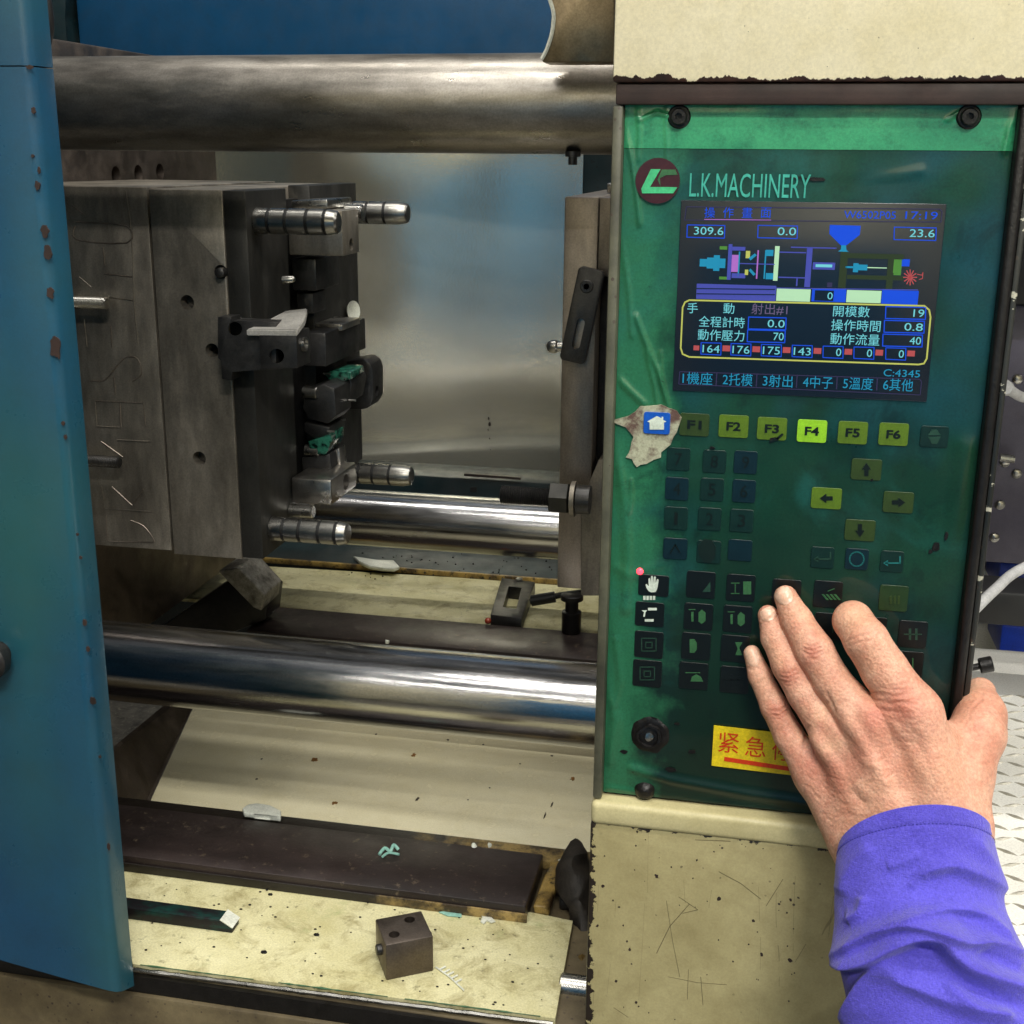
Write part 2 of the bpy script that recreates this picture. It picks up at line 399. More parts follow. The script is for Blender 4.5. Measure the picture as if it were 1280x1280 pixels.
a = n.mix(n.ramp(n.noise(8, 5, 0.6), 0.36, 0.66), lin(74, 178, 122), lin(38, 124, 88))
a = n.mix(n.ramp(n.noise(60, 5, 0.75), 0.50, 0.74, 0, 0.7), a, lin(20, 74, 54))
n.color(a); n.set(Roughness=0.28, Coat_Weight=0.4, Coat_Roughness=0.1); n.bump(n.noise(22, 5), .001, .4)
M['header'] = n.m
def film(name, c, r=0.3, em=0): 
    return plain(name, c, r, 0, em, var=0.28)
M['key_yellow'] = film('key_yellow_green', lin(88, 116, 28))
M['key_bright'] = film('key_bright_green', lin(140, 196, 40), em=0.10)  # weak emission makes this key brighter than the rest of its row
M['key_olive'] = film('key_olive', lin(50, 68, 28))
M['key_faded'] = film('key_faded_olive', lin(36, 58, 28))
M['key_num'] = film('key_teal_dark', lin(15, 42, 36))
M['key_navy'] = film('key_navy', lin(12, 36, 44))
M['key_black'] = film('key_black', lin(14, 20, 20))
M['key_blue'] = film('key_home_blue', lin(24, 88, 190))
M['ink'] = film('print_black', lin(16, 24, 18))
M['ink_green'] = film('print_pale_green', lin(58, 104, 66))
M['ink_dim'] = film('print_dim_green', lin(40, 70, 56))
M['ink_teal'] = film('print_teal', lin(38, 112, 112))
M['brand'] = film('print_brand_teal', lin(70, 176, 158))
M['white'] = film('print_white', lin(216, 228, 214))
M['grimy_ink'] = film('print_grime', lin(20, 34, 28)); M['maroon'] = film('emblem_maroon', lin(62, 26, 32))
M['emblem'] = film('emblem_green', lin(74, 190, 130))
n = NT('bare_backing'); a = n.mix(n.ramp(n.noise(60, 6, 0.7), 0.45, 0.6), lin(168, 170, 146), lin(92, 70, 62))
n.color(a); n.set(Roughness=0.5); n.bump(n.noise(200, 4), .0006, .7); M['backing'] = n.m
M['sticker'] = film('sticker_yellow', lin(232, 206, 34)); M['red'] = film('sticker_red', lin(216, 62, 24))
def screen_mat(name, c, e):
    e *= .80; n = NT(name); n.color(tuple(v*0.2 for v in c[:3])+(1,)); n.set(Emission_Color=c, Emission_Strength=e, Roughness=0.2, Coat_Weight=0.0)
    return n.m
M['s_bg'] = screen_mat('screen_glass', lin(22, 34, 46), 0.9)
M['s_cyan'] = screen_mat('screen_cyan', lin(120, 215, 225), 0.95)
M['s_teal'] = screen_mat('screen_teal', lin(40, 150, 190), 0.9)
M['s_blue'] = screen_mat('screen_blue', lin(30, 80, 225), 1.0)
M['s_purple'] = screen_mat('screen_violet', lin(78, 84, 180), 0.9)
M['s_mag'] = screen_mat('screen_magenta', lin(176, 110, 200), 1.0)
M['s_pale'] = screen_mat('screen_pale_green', lin(190, 235, 190), 0.95)
M['s_green'] = screen_mat('screen_green', lin(90, 150, 60), 0.8)
M['s_olive'] = screen_mat('screen_olive', lin(52, 62, 30), 0.9)
M['s_yell'] = screen_mat('screen_yellow', lin(200, 205, 100), 0.9)
M['s_red'] = screen_mat('screen_red', lin(190, 84, 84), 0.9)
M['s_grey'] = screen_mat('screen_grey', lin(110, 96, 130), 0.9)
M['s_line'] = screen_mat('screen_frame_line', lin(58, 52, 84), 0.9)
M['led'] = plain('led_red', (1.0, 0.03, 0.05, 1), 0.3, 0, 6)
# plastics, cables, background
M['scrap'] = plain('white_plastic', lin(224, 226, 212), 0.35)
M['scrap_green'] = plain('pale_green_plastic', lin(150, 200, 186), 0.3)
n = NT('green_oily_resin'); n.color(n.mix(n.ramp(n.noise(140, 4), .4, .6), lin(48, 112, 92), lin(6, 26, 22))); n.set(Roughness=0.15, Coat_Weight=0.6); M['resin'] = n.m
M['cable'] = plain('white_cable', lin(206, 206, 206), 0.4)
M['grey_purple'] = paint('grey_cabinet_paint', lin(104, 100, 118), lin(70, 68, 84), 0.4, 6, chip_t=0.1).m
M['royal'] = plain('royal_blue_plastic', lin(30, 66, 190), 0.35)
n = NT('tread_plate'); n.color(n.mix(n.ramp(n.noise(10, 5), .4, .66), lin(248, 247, 240), lin(230, 227, 216))); n.set(Roughness=0.42, Metallic=0.1); M['tread'] = n.m
M['tread_bar'] = plain('tread_bar_steel', lin(168, 164, 150), 0.32, 0.3)
n = NT('concrete_floor'); a = n.mix(n.ramp(n.noise(25, 6, .7), .35, .7), lin(124, 120, 110), lin(62, 58, 54))
a = n.mix(n.ramp(n.noise(60, 4, .8), .58, .66), a, lin(160, 156, 140)); n.color(a); n.set(Roughness=0.5); n.bump(n.noise(90, 5), .004, .8); M['floor'] = n.m
M['wall'] = plain('hall_wall', lin(150, 152, 150), 0.7)
# skin and cloth
n = NT('skin')
at_ = n.t.nodes.new('ShaderNodeAttribute'); at_.attribute_name = 'tint'
base = n.mix(n.ramp(n.noise(38, 5, 0.6), 0.36, 0.66), lin(226, 178, 152), lin(204, 148, 122))
base = n.mix(n.ramp(n.noise(240, 4, 0.65), 0.4, 0.7, 0, 0.34), base, lin(168, 98, 76))
base = n.mix(n.ramp(n.noise(95, 4, 0.6, loc=(3, 3, 0)), 0.48, 0.66, 0, 0.30), base, lin(196, 116, 96))
sp = n.t.nodes.new('ShaderNodeSeparateColor'); n.link(at_.outputs['Color'], sp.inputs[0])
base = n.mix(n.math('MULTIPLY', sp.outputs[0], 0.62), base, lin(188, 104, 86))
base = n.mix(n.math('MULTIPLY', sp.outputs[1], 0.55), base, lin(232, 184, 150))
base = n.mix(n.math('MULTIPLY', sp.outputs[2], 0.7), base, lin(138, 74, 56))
n.color(base)
n.set(Roughness=0.5, Subsurface_Weight=0.18, Subsurface_Scale=0.006, Specular_IOR_Level=0.35)
n.b.inputs['Subsurface Radius'].default_value = (1.0, 0.35, 0.2)
v1 = n.voro(520, (1, 1, 1)); hb = n.math('ADD', n.math('MULTIPLY', v1, 0.5), n.noise(330, 5, 0.65))
n.bump(hb, 0.0009, 0.6); M['skin'] = n.m
n = NT('fingernail'); n.color(n.mix(n.ramp(n.noise(120, 3), .4, .6), lin(238, 202, 180), lin(222, 178, 152))); n.set(Roughness=0.32, Coat_Weight=0.1, Subsurface_Weight=0.1, Subsurface_Scale=0.003); M['nail'] = n.m
n = NT('work_cloth')
a = n.mix(n.ramp(n.noise(22, 5, .6), .35, .68), lin(92, 84, 202), lin(74, 65, 176))
a = n.mix(n.ramp(n.noise(900, 2, .6), .4, .7, 0, .3), a, lin(116, 108, 216)); n.color(a)
n.set(Roughness=0.85, Sheen_Weight=0.25, Sheen_Roughness=0.5, Specular_IOR_Level=0.2)
wv = n.math('ADD', n.noise(1500, 2, .6, (1, .2, .35)), n.noise(1500, 2, .6, (.25, 1, 1)))
p = n.bump(wv, .0006, .8); n.bump(n.noise(55, 4, .6), .003, .5, prev=p)
M['cloth'] = n.m
M['thread'] = plain('stitch_thread', lin(52, 48, 150), 0.8)
# ================================================================ room
struct('floor', box((-8, -5, -0.1), (8, 9, 0)), M['floor'])
struct('back_wall', box((-8, 7.0, 0), (8, 7.1, 4.4)), M['wall'])
# ================================================================ planes of the machine
YP = 0.745                                   # face of the control panel
YB, YR = 1.0, 1.52                           # front and rear tie bars
RB = 0.0375
zt = at(420, 130, Y=YB).z; zl = at(600, 869, Y=YB).z
xpan = at(768, 150, Y=0.74).x                # left side of the control cabinet
# ---- tie bars
def tie(name, Y, z, x0, x1, m, label):
    prof = [(0, RB-0.002), (0.002, RB), (x1-x0-0.002, RB), (x1-x0, RB-0.002)]
    return single(name, lathe((x0, Y, z), (1, 0, 0), prof, 96), m, label, 'tie bar', (x0, Y, z-RB), 'steel tie bars of the machine')
tie('tie_bar', YB, zt, -1.0, 0.14, M['bar_dull'], 'thick dull grey steel bar running across the top, level with the logo')
tie('tie_bar', YB, zl, -1.0, 0.14, M['bar'], 'thick shiny steel bar crossing in front, below the mould block')
tie('tie_bar', YR, zl, -1.0, 0.3, M['bar'], 'shiny steel bar farther back, behind the lower guide pins')
# bolt stub and seam under the top bar
b = single('hanging_bolt', lathe(at(716, 196, Y=0.985)+Vector((0, 0, 0.004)), (0, 0, -1), [(0, .006), (.004, .006), (.0041, .0035), (.010, .0035)], 16), M['dark'],
       'small dark bolt head hanging under the top bar beside the green panel', 'bolt', at(716, 206, Y=0.985))
# ---- bracket in front of the top bar
pts = [(700, -60), (768, -60), (768, 78), (678, 78), (677, 70), (684, 60), (690, 40), (692, 18), (686, 0), (680, -20)]
t = thing('cover_bracket', 'brownish steel bracket with a concave left edge over the top bar', 'bracket', at(720, 78, Y=0.945))
obj('bracket_plate', pxprism(pts, 0.930, 0.958, 0.0012), M['brass'], t)
bm = bmesh.new(); add_tube(bm, smooth_path([at(x, y, Y=0.929) for x, y in [(677, 74), (684, 60), (690, 40), (692, 18), (686, -4), (678, -26)]], 6), 0.0016, 6)
obj('worn_edge', bm, M['scrap'], t, label='bare bright rim along the concave edge')
# ---- far blue machine cover above, and the enamel guard sheet behind
Yc = 1.72
bt = at(400, 120, Y=Yc).z
t = thing('upper_cover', 'blue painted machine cover behind the top bar', 'cover', (at(400, 100, Y=Yc).x, Yc, bt))
x0 = at(96, 30, Y=Yc).x; x1 = at(770, 30, Y=Yc).x
obj('cover_panel', box((x0, Yc, bt), (x1+0.1, Yc+0.03, bt+0.42), 0.006), M['blue_far'], t)
obj('cover_end', pxprism([(97, 150), (84, 60), (78, 20), (86, -30), (40, -60), (0, -60), (0, 150)], Yc-0.02, Yc+0.02, 0.004), M['teal'], t, label='dark end of the blue cover with a curved outline')
YG = 2.0
gz0 = at(500, 584, Y=YG).z; gx0 = at(120, 400, Y=YG).x; gx1 = at(731, 250, Y=YG).x
t = thing('guard_sheet', 'glossy pale sheet metal guard behind the mould opening, with a blurred blue reflection', 'guard', ((gx0+gx1)/2, YG, gz0))
bm = bmesh.new(); n_ = 60
gxe = at(800, 400, Y=YG).x
def sheet_y(x):      # the thin sheet is bowed: its middle leans towards the camera
    y = 0.0; n2 = 40
    for q in range(n2):
        xx = gx0+(x-gx0)*(q+.5)/n2
        s_ = .06+.20*math.exp(-((xx+.56)/.17)**4)
        y += s_*(x-gx0)/n2
    return y
ys_ = [sheet_y(gx0+(gxe-gx0)*i/n_) for i in range(n_+1)]; ym_ = sheet_y(-.56)
vs = [[bm.verts.new((gx0+(gxe-gx0)*i/n_, YG+.03+ys_[i]-ym_+0.0012*noise.noise(Vector((i*0.11, k*0.13, 0))), gz0-.03+(1.0)*k/n_)) for k in range(n_+1)] for i in range(n_+1)]
for i in range(n_):
    for k in range(n_): bm.faces.new((vs[i][k], vs[i+1][k], vs[i+1][k+1], vs[i][k+1]))
g = bmesh.ops.extrude_face_region(bm, geom=bm.faces[:])
for v in [v for v in g['geom'] if isinstance(v, bmesh.types.BMVert)]: v.co.y += 0.004
obj('enamel_sheet', bm, M['guard'], t)
# little dark splash on the sheet
bm = bmesh.new()
for x, y, r in ((611, 523, .0022), (612, 530, .003), (610, 537, .0016), (612, 548, .0014), (613, 562, .001)):
    bmesh.ops.create_icosphere(bm, subdivisions=2, radius=r, matrix=Matrix.Translation(at(x, y, Y=YG+.018)) @ Matrix.Diagonal((.7, .4, 1.4, 1)))
roughen(bm, .001, 300)
o = obj('splash_mark', bm, M['rail'], t); o['kind'] = 'stuff'
t = thing('rear_sill', 'dark teal painted sill under the cream guard sheet', 'sill', (0, YG-0.05, gz0-0.2))
z1 = at(500, 585, Y=1.94).z; z0 = at(500, 700, Y=1.80).z
obj('sill_beam', box((-1.6, 1.90, z0-0.3), (0.5, 1.985, z1), 0.004), M['teal'], t)
obj('slot_bar', pxprism([(580, 592), (650, 597), (651, 600), (580, 595)], 1.893, 1.899), M['rail'], t)
obj('slot', pxprism([(588, 609), (596, 609), (596, 615), (588, 615)], 1.8985, 1.8995), M['hole'], t)
# teal column right of the sheet
single('machine_column', box((at(733, 220, Y=1.9).x, 1.86, 0.4), (at(733, 220, Y=1.9).x+0.25, 1.95, 2.2), 0.004), M['teal'],
       'dark teal upright between the cream sheet and the control cabinet', 'column', (at(740, 220, Y=1.9).x, 1.9, 0.4))
# ================================================================ moving platen and mould half on the left
XP = at(60, 100, Y=1.22).x
zpt = at(60, 46, Y=1.22).z; zpb = at(200, 800, Y=1.3).z
t = thing('moving_platen', 'brown grey steel platen standing behind and above the mould', 'platen', (XP-0.06, 1.27, zpb))
me = box((XP-0.13, 1.04, zpb), (XP, 1.615, zpt), 0.003)
holes = [at(x, y, X=XP) for x, y in ((145, 219), (173, 217), (200, 215))]
obj('platen_block', cut(me, [cyl(h-Vector((0.02, 0, 0)), h+Vector((0.02, 0, 0)), 0.010) for h in holes]), M['platen'], t)
# mould: back plate and front plate, both facing us, parting face looks right
YM = 1.075
XF = at(306, 240, Y=YM).x; XS = at(184, 240, Y=YM).x
zmt = at(250, 237, Y=YM).z; zmb = at(300, 699, Y=YM).z
YE = 1.385
t = thing('mould_half', 'big grey steel mould half with guide pins and engraved strokes, left of the opening', 'mould', ((XF+XP)/2, 1.2, zmb))
MH = t
me = box((XP+0.002, YM+0.001, zmb+0.003), (XS-0.0012, YE, zmt+0.0015), 0.0012)
sd = [at(95, 379, Y=YM)]
obj('back_plate', me, M['mold'], t, label='rear mould plate engraved with large strokes')
me = box((XS+0.0012, YM, zmb), (XF-0.022, YE, zmt), 0.0012)
hp = [(234, 378, .0068), (276, 340, .0064), (265, 438, .0066), (249, 573, .0068)]
cs = [cyl(at(x, y, Y=YM)+Vector((0, -.01, 0)), at(x, y, Y=YM)+Vector((0, .03, 0)), r, 28) for x, y, r in hp]
obj('cavity_plate', cut(me, cs), M['mold'], t, label='middle mould plate with four drilled holes')
for x, y, r in hp[:1]+hp[3:]:
    p = at(x, y, Y=YM)+Vector((0, .013, 0)); obj('threaded_hole', lathe(p, (0, 1, 0), [(0, r*.98), (.003, r*.5), (.01, r*.45)]), M['dark'], t)
# parting-side plate with the slide slot between its lobes
Y1 = YM+0.002; Ya = 1.175; Yb_ = 1.235
obj('parting_plate', box((XF-0.0225, Y1, zmb+.001), (XF-.0005, Ya, zmt-.0005), 0.0012), M['grimy'], t, label='front lobe of the parting plate')
obj('parting_plate', box((XF-0.0225, Yb_, zmb+.03), (XF+.001, YE-.002, zmt+.001), 0.0012), M['grimy'], t, label='rear lobe of the parting plate')
obj('slot_floor', box((XF-0.0223, Ya, zmb+.01), (XF-0.012, Yb_, zmt-0.012)), M['dark'], t)
# screw standing out of a hole
p = at(276, 340, Y=YM)
s = obj('screw', lathe(p+Vector((0.002, -.009, 0)), (0, 1, 0), [(0, .0030), (.001, .0045), (.014, .0045)], 20), M['dark'], t)
# engraved strokes of the back plate (weld-bead writing, turned sideways)
SC = 1/2.56
A1 = lambda L: [(60+x*SC, 460+y*SC) for x, y in L]; A2 = lambda L: [(60+x*SC, 180+y*SC) for x, y in L]
strokes = [A1([(185, 470), (190, 555), (340, 558)]), A1([(265, 488), (305, 505), (330, 535), (340, 555)]),
  A1([(172, 378), (182, 450), (332, 460)]), A1([(205, 380), (270, 440), (305, 388)]),
  A1([(150, 104), (156, 186), (228, 190)]), A1([(152, 105), (305, 112), (312, 185)]), A1([(230, 112), (234, 190)]),
  A1([(220, 230), (325, 235)]), A1([(170, 235), (240, 285)]), A1([(210, 30), (216, 85)]),
  A1([(135, 40), (180, 40), (215, 0), (250, -35), (288, -28), (298, 20), (270, 42)]),
  A2([(90, 250), (250, 262), (254, 316), (92, 306), (86, 262)]), A2([(75, 195), (115, 225)]), A2([(100, 425), (140, 460)]),
  A2([(175, 330), (182, 388)]), A2([(180, 415), (270, 425)]), A2([(195, 490), (275, 500)]), A2([(248, 150), (268, 300), (275, 500), (288, 640)]),
  A2([(115, 560), (125, 650)]), A2([(200, 580), (205, 650)])]
for L in strokes:
    P = smooth_path([at(x, y, Y=YM+0.0008) for x, y in L], 3) if len(L) > 3 else [at(x, y, Y=YM+0.0008) for x, y in L]
    bm = tube(P, 0.0007, 6)
    obj('engraved_stroke', bm, M['worn_plate'] if random.random() < .5 else M['mold'], t)
# guide pins
def pin(y, z, x0, L, r, name='guide_pin'):
    pr = [(0, r*1.02), (.003, r*1.02)]
    for g_ in (0.012, 0.029, 0.049, 0.066):
        if g_ < L-.012: pr += [(g_, r), (g_+.0002, r*.70), (g_+.0030, r*.70), (g_+.0032, r)]
    pr += [(L-.010, r), (L-.007, r*.93), (L-.002, r*.86), (L-.0005, r*.72), (L, r*.35)]
    o = obj(name, lathe((x0, y, z), (1, 0, 0), pr, 40), M['steel'], t, origin=(x0, y, z))
    for g_ in (0.012, 0.029, 0.049, 0.066):
        if g_ < L-.012: obj('groove_ring', lathe((x0+g_+.0002, y, z), (1, 0, 0), [(0, r*.95), (.0028, r*.95)], 32), M['hole'], o, label='black ring put in the oil groove to darken it')  # a black ring laid in each groove makes the recess dark
    return o
LP = at(424, 275, Y=1.10).x-XF
for (px, py, Y) in ((370, 277, 1.10), (388, 664, 1.102)):
    pin(Y, at(px, py, Y=Y).z, XF, LP, .0118)
for (px, py, Y) in ((470, 266, 1.335), (480, 593, 1.335)):
    pin(Y, at(px, py, Y=Y).z, XF, at(511, 266, Y=1.335).x-XF, .0122)
# short leader pin above the lower guide pin and beside the lower block
for (px, py, Y, L, r) in ((380, 639, 1.15, .030, .0068), (432, 596, 1.24, .05, .0065), (374, 490, 1.20, .012, .006), (378, 562, 1.20, .012, .006), (442, 266, 1.24, .052, .0085)):
    p = at(px, py, Y=Y); q = at(px+12, py, Y=Y)
    obj('dowel_pin', lathe((XF, Y, p.z), (1, 0, 0), [(0, r), (max(q.x-XF, .015)-.001, r), (max(q.x-XF, .015), r*.85)], 28), M['steel'], t)
# slide block with the bright bevelled top, standing proud of the front corner
me = pxprism([(272, 396), (289, 396), (289, 402), (345, 402), (345, 462), (289, 464), (289, 476), (277, 474), (277, 450), (272, 448)], 1.052, 1.073, .0008)
c1 = [cyl(at(294, 411, Y=1.04), at(294, 411, Y=1.1), .0062)]
sb = obj('slide_carrier', cut(me, c1), M['dark'], t)
X0 = at(326, 410, Y=1.05).x; X1 = at(370, 410, Y=1.045).x
zt_, zb_ = at(340, 413, Y=1.045).z, at(340, 463, Y=1.045).z
P = [(X0, 1.045, zb_), (X1, 1.045, zb_+.003), (X1, 1.045, zt_-.001), (X0, 1.045, zt_)]
me = prism([Vector(p) for p in P], (0, .034, 0), .001)
obj('slide_block', cut(me, [cyl(at(346, 445, Y=1.03), at(346, 445, Y=1.08), .0065)]), M['dark'], t, label='blackened slide block with a round hole')
zz = zt_+.0002
P = [Vector((X0-.012, 1.0445, zz)), Vector((X1+.001, 1.0445, zz+.001)), Vector((X1+.004, 1.058, zz+.010)), Vector((X1-.006, 1.09, zz+.015)), Vector((X0+.008, 1.09, zz+.012)), Vector((X0-.004, 1.058, zz+.002))]
bm = bmesh.new(); A = [bm.verts.new(p) for p in P]; B = [bm.verts.new(p-Vector((0, 0, .006))) for p in P]
bm.faces.new(A[::-1]); bm.faces.new(B)
for k in range(6): bm.faces.new((A[k], A[(k+1) % 6], B[(k+1) % 6], B[k]))
bmesh.ops.bevel(bm, geom=bm.edges[:], offset=.0009, segments=2, affect='EDGES')
obj('slide_cap', bm, M['cap'], t, label='bright bevelled top of the slide block')
obj('pin_bore', lathe(at(379, 430, Y=1.06), (1, 0, 0), [(0, .0065), (.003, .0065), (.0031, .0045), (-.002, .004)], 20), M['steel'], t)
# block below the upper front pin, slot plate, corner pocket
Xb = at(420, 300, Y=1.19).x
me = box((XF, 1.175, at(400, 318, Y=1.19).z), (XF+.056, 1.225, at(400, 262, Y=1.19).z), .0015)
p = Vector((XF+.056, 1.20, at(418, 305, Y=1.2).z))
obj('angle_block', cut(me, [cyl(p-Vector((.02, 0, 0)), p+Vector((.01, 0, 0)), .006)]), M['mold'], t)
me = box((XF, 1.185, at(400, 262, Y=1.19).z), (XF+.038, 1.26, at(380, 249, Y=1.2).z), .002, mat=Matrix.Rotation(-.05, 3, 'Y'))
obj('wear_plate', me, M['steel'], t)
obj('core_insert', box((XF-.004, 1.19, at(380, 362, Y=1.2).z), (XF+.022, 1.26, at(380, 322, Y=1.2).z), .002), M['dark'], t)
obj('core_insert', box((XF-.004, 1.20, at(380, 392, Y=1.2).z), (XF+.014, 1.24, at(380, 366, Y=1.2).z), .002), M['dark'], t)
obj('lifter_tip', lathe(at(354, 350, Y=1.14), (1, 0, .1), [(0, .004), (.010, .0035), (.012, .002)], 16), M['steel'], t)
obj('core_bar', box((XF, 1.24, at(410, 408, Y=1.27).z), (XF+.030, 1.30, at(410, 400, Y=1.27).z), .001), M['mold_light'], t)
obj('core_insert', box((XF, 1.20, at(400, 450, Y=1.24).z), (XF+.026, 1.33, at(400, 409, Y=1.24).z), .002), M['dark'], t)
obj('ejector_pocket', lathe(Vector((XF+.002, 1.345, at(412, 388, Y=1.345).z)), (1, -.35, .1), [(0, .006), (.006, .0115), (.0065, .0115), (.002, .003)], 24), M['scrap'], t, label='bright white hollow')  # hollow uses the white plastic material
obj('resin_smear', roughen(box((XF+.001, 1.33, at(420, 415, Y=1.34).z), (XF+.007, 1.35, at(420, 395, Y=1.34).z), .002, 3), .003, 160), M['resin'], t)
# rear side block with a hole (tall, reaching right)
P = [(432, 452), (455, 449), (463, 455), (466, 464), (466, 500), (460, 510), (452, 512), (428, 512), (420, 470)]
me = pxprism(P, 1.335, 1.375, .0015)
obj('side_block', cut(me, [cyl(at(462, 488, Y=1.35)-Vector((.02, 0, 0)), at(462, 488, Y=1.35)+Vector((.05, 0, 0)), .006)]), M['dark'], t)
# middle cluster of cores
for (P, Ya2, Yb2, mt, nm) in (
    ([(383, 486), (404, 480), (418, 486), (420, 520), (410, 530), (386, 524), (378, 510)], 1.20, 1.25, 'dark', 'core_insert'),
    ([(408, 470), (436, 466), (440, 480), (436, 504), (420, 506), (410, 492)], 1.25, 1.30, 'dark', 'core_insert'),
    ([(404, 466), (420, 462), (438, 466), (437, 474), (424, 478), (410, 474)], 1.24, 1.285, 'resin', 'resin_smear'),
    ([(380, 528), (412, 534), (412, 546), (392, 548), (380, 540)], 1.20, 1.25, 'dark', 'core_insert'),
    ([(386, 552), (402, 546), (414, 542), (414, 554), (410, 562), (408, 568), (386, 568)], 1.195, 1.235, 'resin', 'resin_lump'),
    ([(377, 572), (412, 567), (415, 590), (378, 594)], 1.20, 1.25, 'dark', 'core_base'),
    ([(417, 562), (424, 560), (426, 585), (418, 588)], 1.22, 1.24, 'mold_light', 'ejector_pin')):
    dx = 0
    bm = pxprism(P, Ya2, Yb2, .0012)
    if 'resin' in nm: roughen(bm, .002, 170)
    obj(nm, bm, M[mt], t)
for x, y, Y in ((404, 467, 1.235), (423, 494, 1.24), (436, 500, 1.24), (423, 524, 1.24), (409, 539, 1.19)):
    obj('ejector_pin', lathe(at(x, y, Y=Y), (1, 0, 0), [(0, .0012), (.008, .0012)], 8), M['steel'], t)
# lower block with pocket
Yl = 1.155; Xl0 = XF+.012; Xl1 = at(414, 610, Y=Yl).x
zlt = at(380, 598, Y=Yl).z; zlb = at(380, 630, Y=Yl).z
me = box((XF, Yl, zlb), (Xl1, 1.235, zlt), .0025)
p = Vector((Xl1, 1.20, (zlt+zlb)/2))
obj('lower_slide', cut(me, [cyl(p-Vector((.012, 0, 0)), p+Vector((.01, 0, 0)), .0085)]), M['mold_light'], t, label='ground steel block with a round pocket in its end')
# studs that stand in front of the back plate, fixed on the clamps hidden by the blue cover
for k, (x, y) in enumerate(((134, 379), (150, 578))):
    Y = 1.058; e = at(x, y, Y=Y); L = .11
    pr = []; s = 0
    while s < L: pr += [(s, .0058), (s+.0009, .0050)]; s += .0018
    single('threaded_stud', lathe(e, (-1, 0, 0), [(0, .0045)]+[(a+.001, r) for a, r in pr], 20), M['steel'] if k == 0 else M['dark'],
        ('upper threaded steel stud sticking out beside the blue cover' if k == 0 else 'lower, darker threaded stud sticking out beside the blue cover'), 'stud', e, 'clamp studs by the blue cover')
# dark strut and lump below the mould
single('strut', prism([at(x, y, Y=1.40) for x, y in ((120, 840), (300, 716), (336, 742), (332, 775), (190, 830))], (0, .05, 0), .002), M['black'],
       'black slanting strut in the shadow under the mould', 'strut', at(200, 800, Y=1.42))
bm = prism([at(x, y, Y=1.375) for x, y in ((272, 714), (298, 709), (331, 744), (326, 764), (316, 760))], (0, .06, 0), .003, 3); roughen(bm, .0022, 120)
single('worn_stop_block', bm, metal('pitted_steel', (.55, .52, .46, 1), (.12, .11, .09, 1), .5, (1, 1, 1), 60, 160, 1.0, metallic=.6, bump=1.5).m,
       'pitted rough steel stop block under the lower right mould corner', 'block', at(300, 760, Y=1.4))
# ================================================================ fixed side, right of the opening
YF = 1.085
fx0 = at(706, 245, Y=YF).x; fzt = at(706, 246, Y=YF).z; fzb = at(706, 735, Y=YF).z; X = lambda px, py=500, Y=YF: at(px, py, Y=Y).x; Z = lambda py, px=725, Y=YF: at(px, py, Y=Y).z
t = thing('fixed_plate', 'tall grey steel mould plate standing beside the green control panel', 'mould plate', (fx0+.02, YF, fzb))
obj('plate_edge', box((fx0, YF, fzb), (X(742), YF+.26, fzt), .0012), M['worn_plate'], t)
obj('plate_top', box((X(742)+.0004, YF+.0005, Z(345)), (X(742)+.16, YF+.25, fzt-.0004), .001), M['worn_plate'], t)
obj('plate_pocket', box((X(742)+.0004, YF+.024, Z(620)), (X(742)+.15, YF+.24, Z(345)-.0004), .001), M['dark'], t)
obj('clamp_nose', prism([at(x, y, Y=YF-.004) for x, y in ((748, 575), (800, 560), (800, 745), (726, 745), (726, 628))], (0, .10, 0), .0012), M['mold'], t)
# bright ground top and the teal guard edge above it
single('parallel_bar', box((X(733), YF+.10, fzt+.001), (X(800), YF+.2, fzt+.010), .001), M['steel'], 'bright ground bar lying on top of the right mould plate', 'bar', (X(740), YF+.12, fzt))
# slotted clamp strap, tilted
ang = math.radians(-11); c = at(727, 395, Y=YF-.010)
Rm = Matrix.Rotation(ang, 3, 'Y')
def strap_pt(u, v): return c + Matrix.Rotation(math.radians(11), 3, 'Y') @ Vector((u, 0, v))
sw, sh, rr = .0115, .0415, .004
pts = []
for cx, cz, a0 in ((sw-rr, sh-rr, 0), (-sw+rr, sh-rr, 90), (-sw+rr, -sh+rr, 180), (sw-rr, -sh+rr, 270)):
    for k in range(5):
        a = math.radians(a0+90*k/4); pts.append(strap_pt(cx+rr*math.cos(a), cz+rr*math.sin(a)))
me = prism(pts, (0, .0075, 0), .0006)
slot = []
for cz, a0 in ((-.006, 0), (-.026, 180)):
    for k in range(7):
        a = math.radians(a0+180*k/6); slot.append(strap_pt(.0036*math.cos(a)+.0005, cz+.0036*math.sin(a))-Vector((0, .02, 0)))
st = thing('clamp_strap', 'dark slotted steel strap bolted at a slant to the right plate', 'clamp strap', c-Vector((0, 0, .042)))
obj('strap', cut(me, [prism(slot, (0, .05, 0))]), M['dark'], st)
sc_ = strap_pt(-.001, .026)
obj('cap_screw', cut(lathe(sc_+Vector((0, -.003, 0)), (0, 1, 0), [(0, .0050), (.0008, .0056), (.004, .0056)], 28), [lathe(sc_+Vector((0, -.004, 0)), (0, 1, 0), [(0, .0028), (.004, .0028)], 6)]), M['dark'], st)
p = at(689, 433, Y=YF-.004)
single('stop_pin', lathe(p+Vector((.016, 0, 0)), (-1, 0, 0), [(0, .0045), (.010, .0045), (.0115, .0058), (.016, .0058), (.0185, .0045), (.020, .002)], 24), M['steel'],
       'short rounded steel pin poking left from the right plate', 'pin', p)
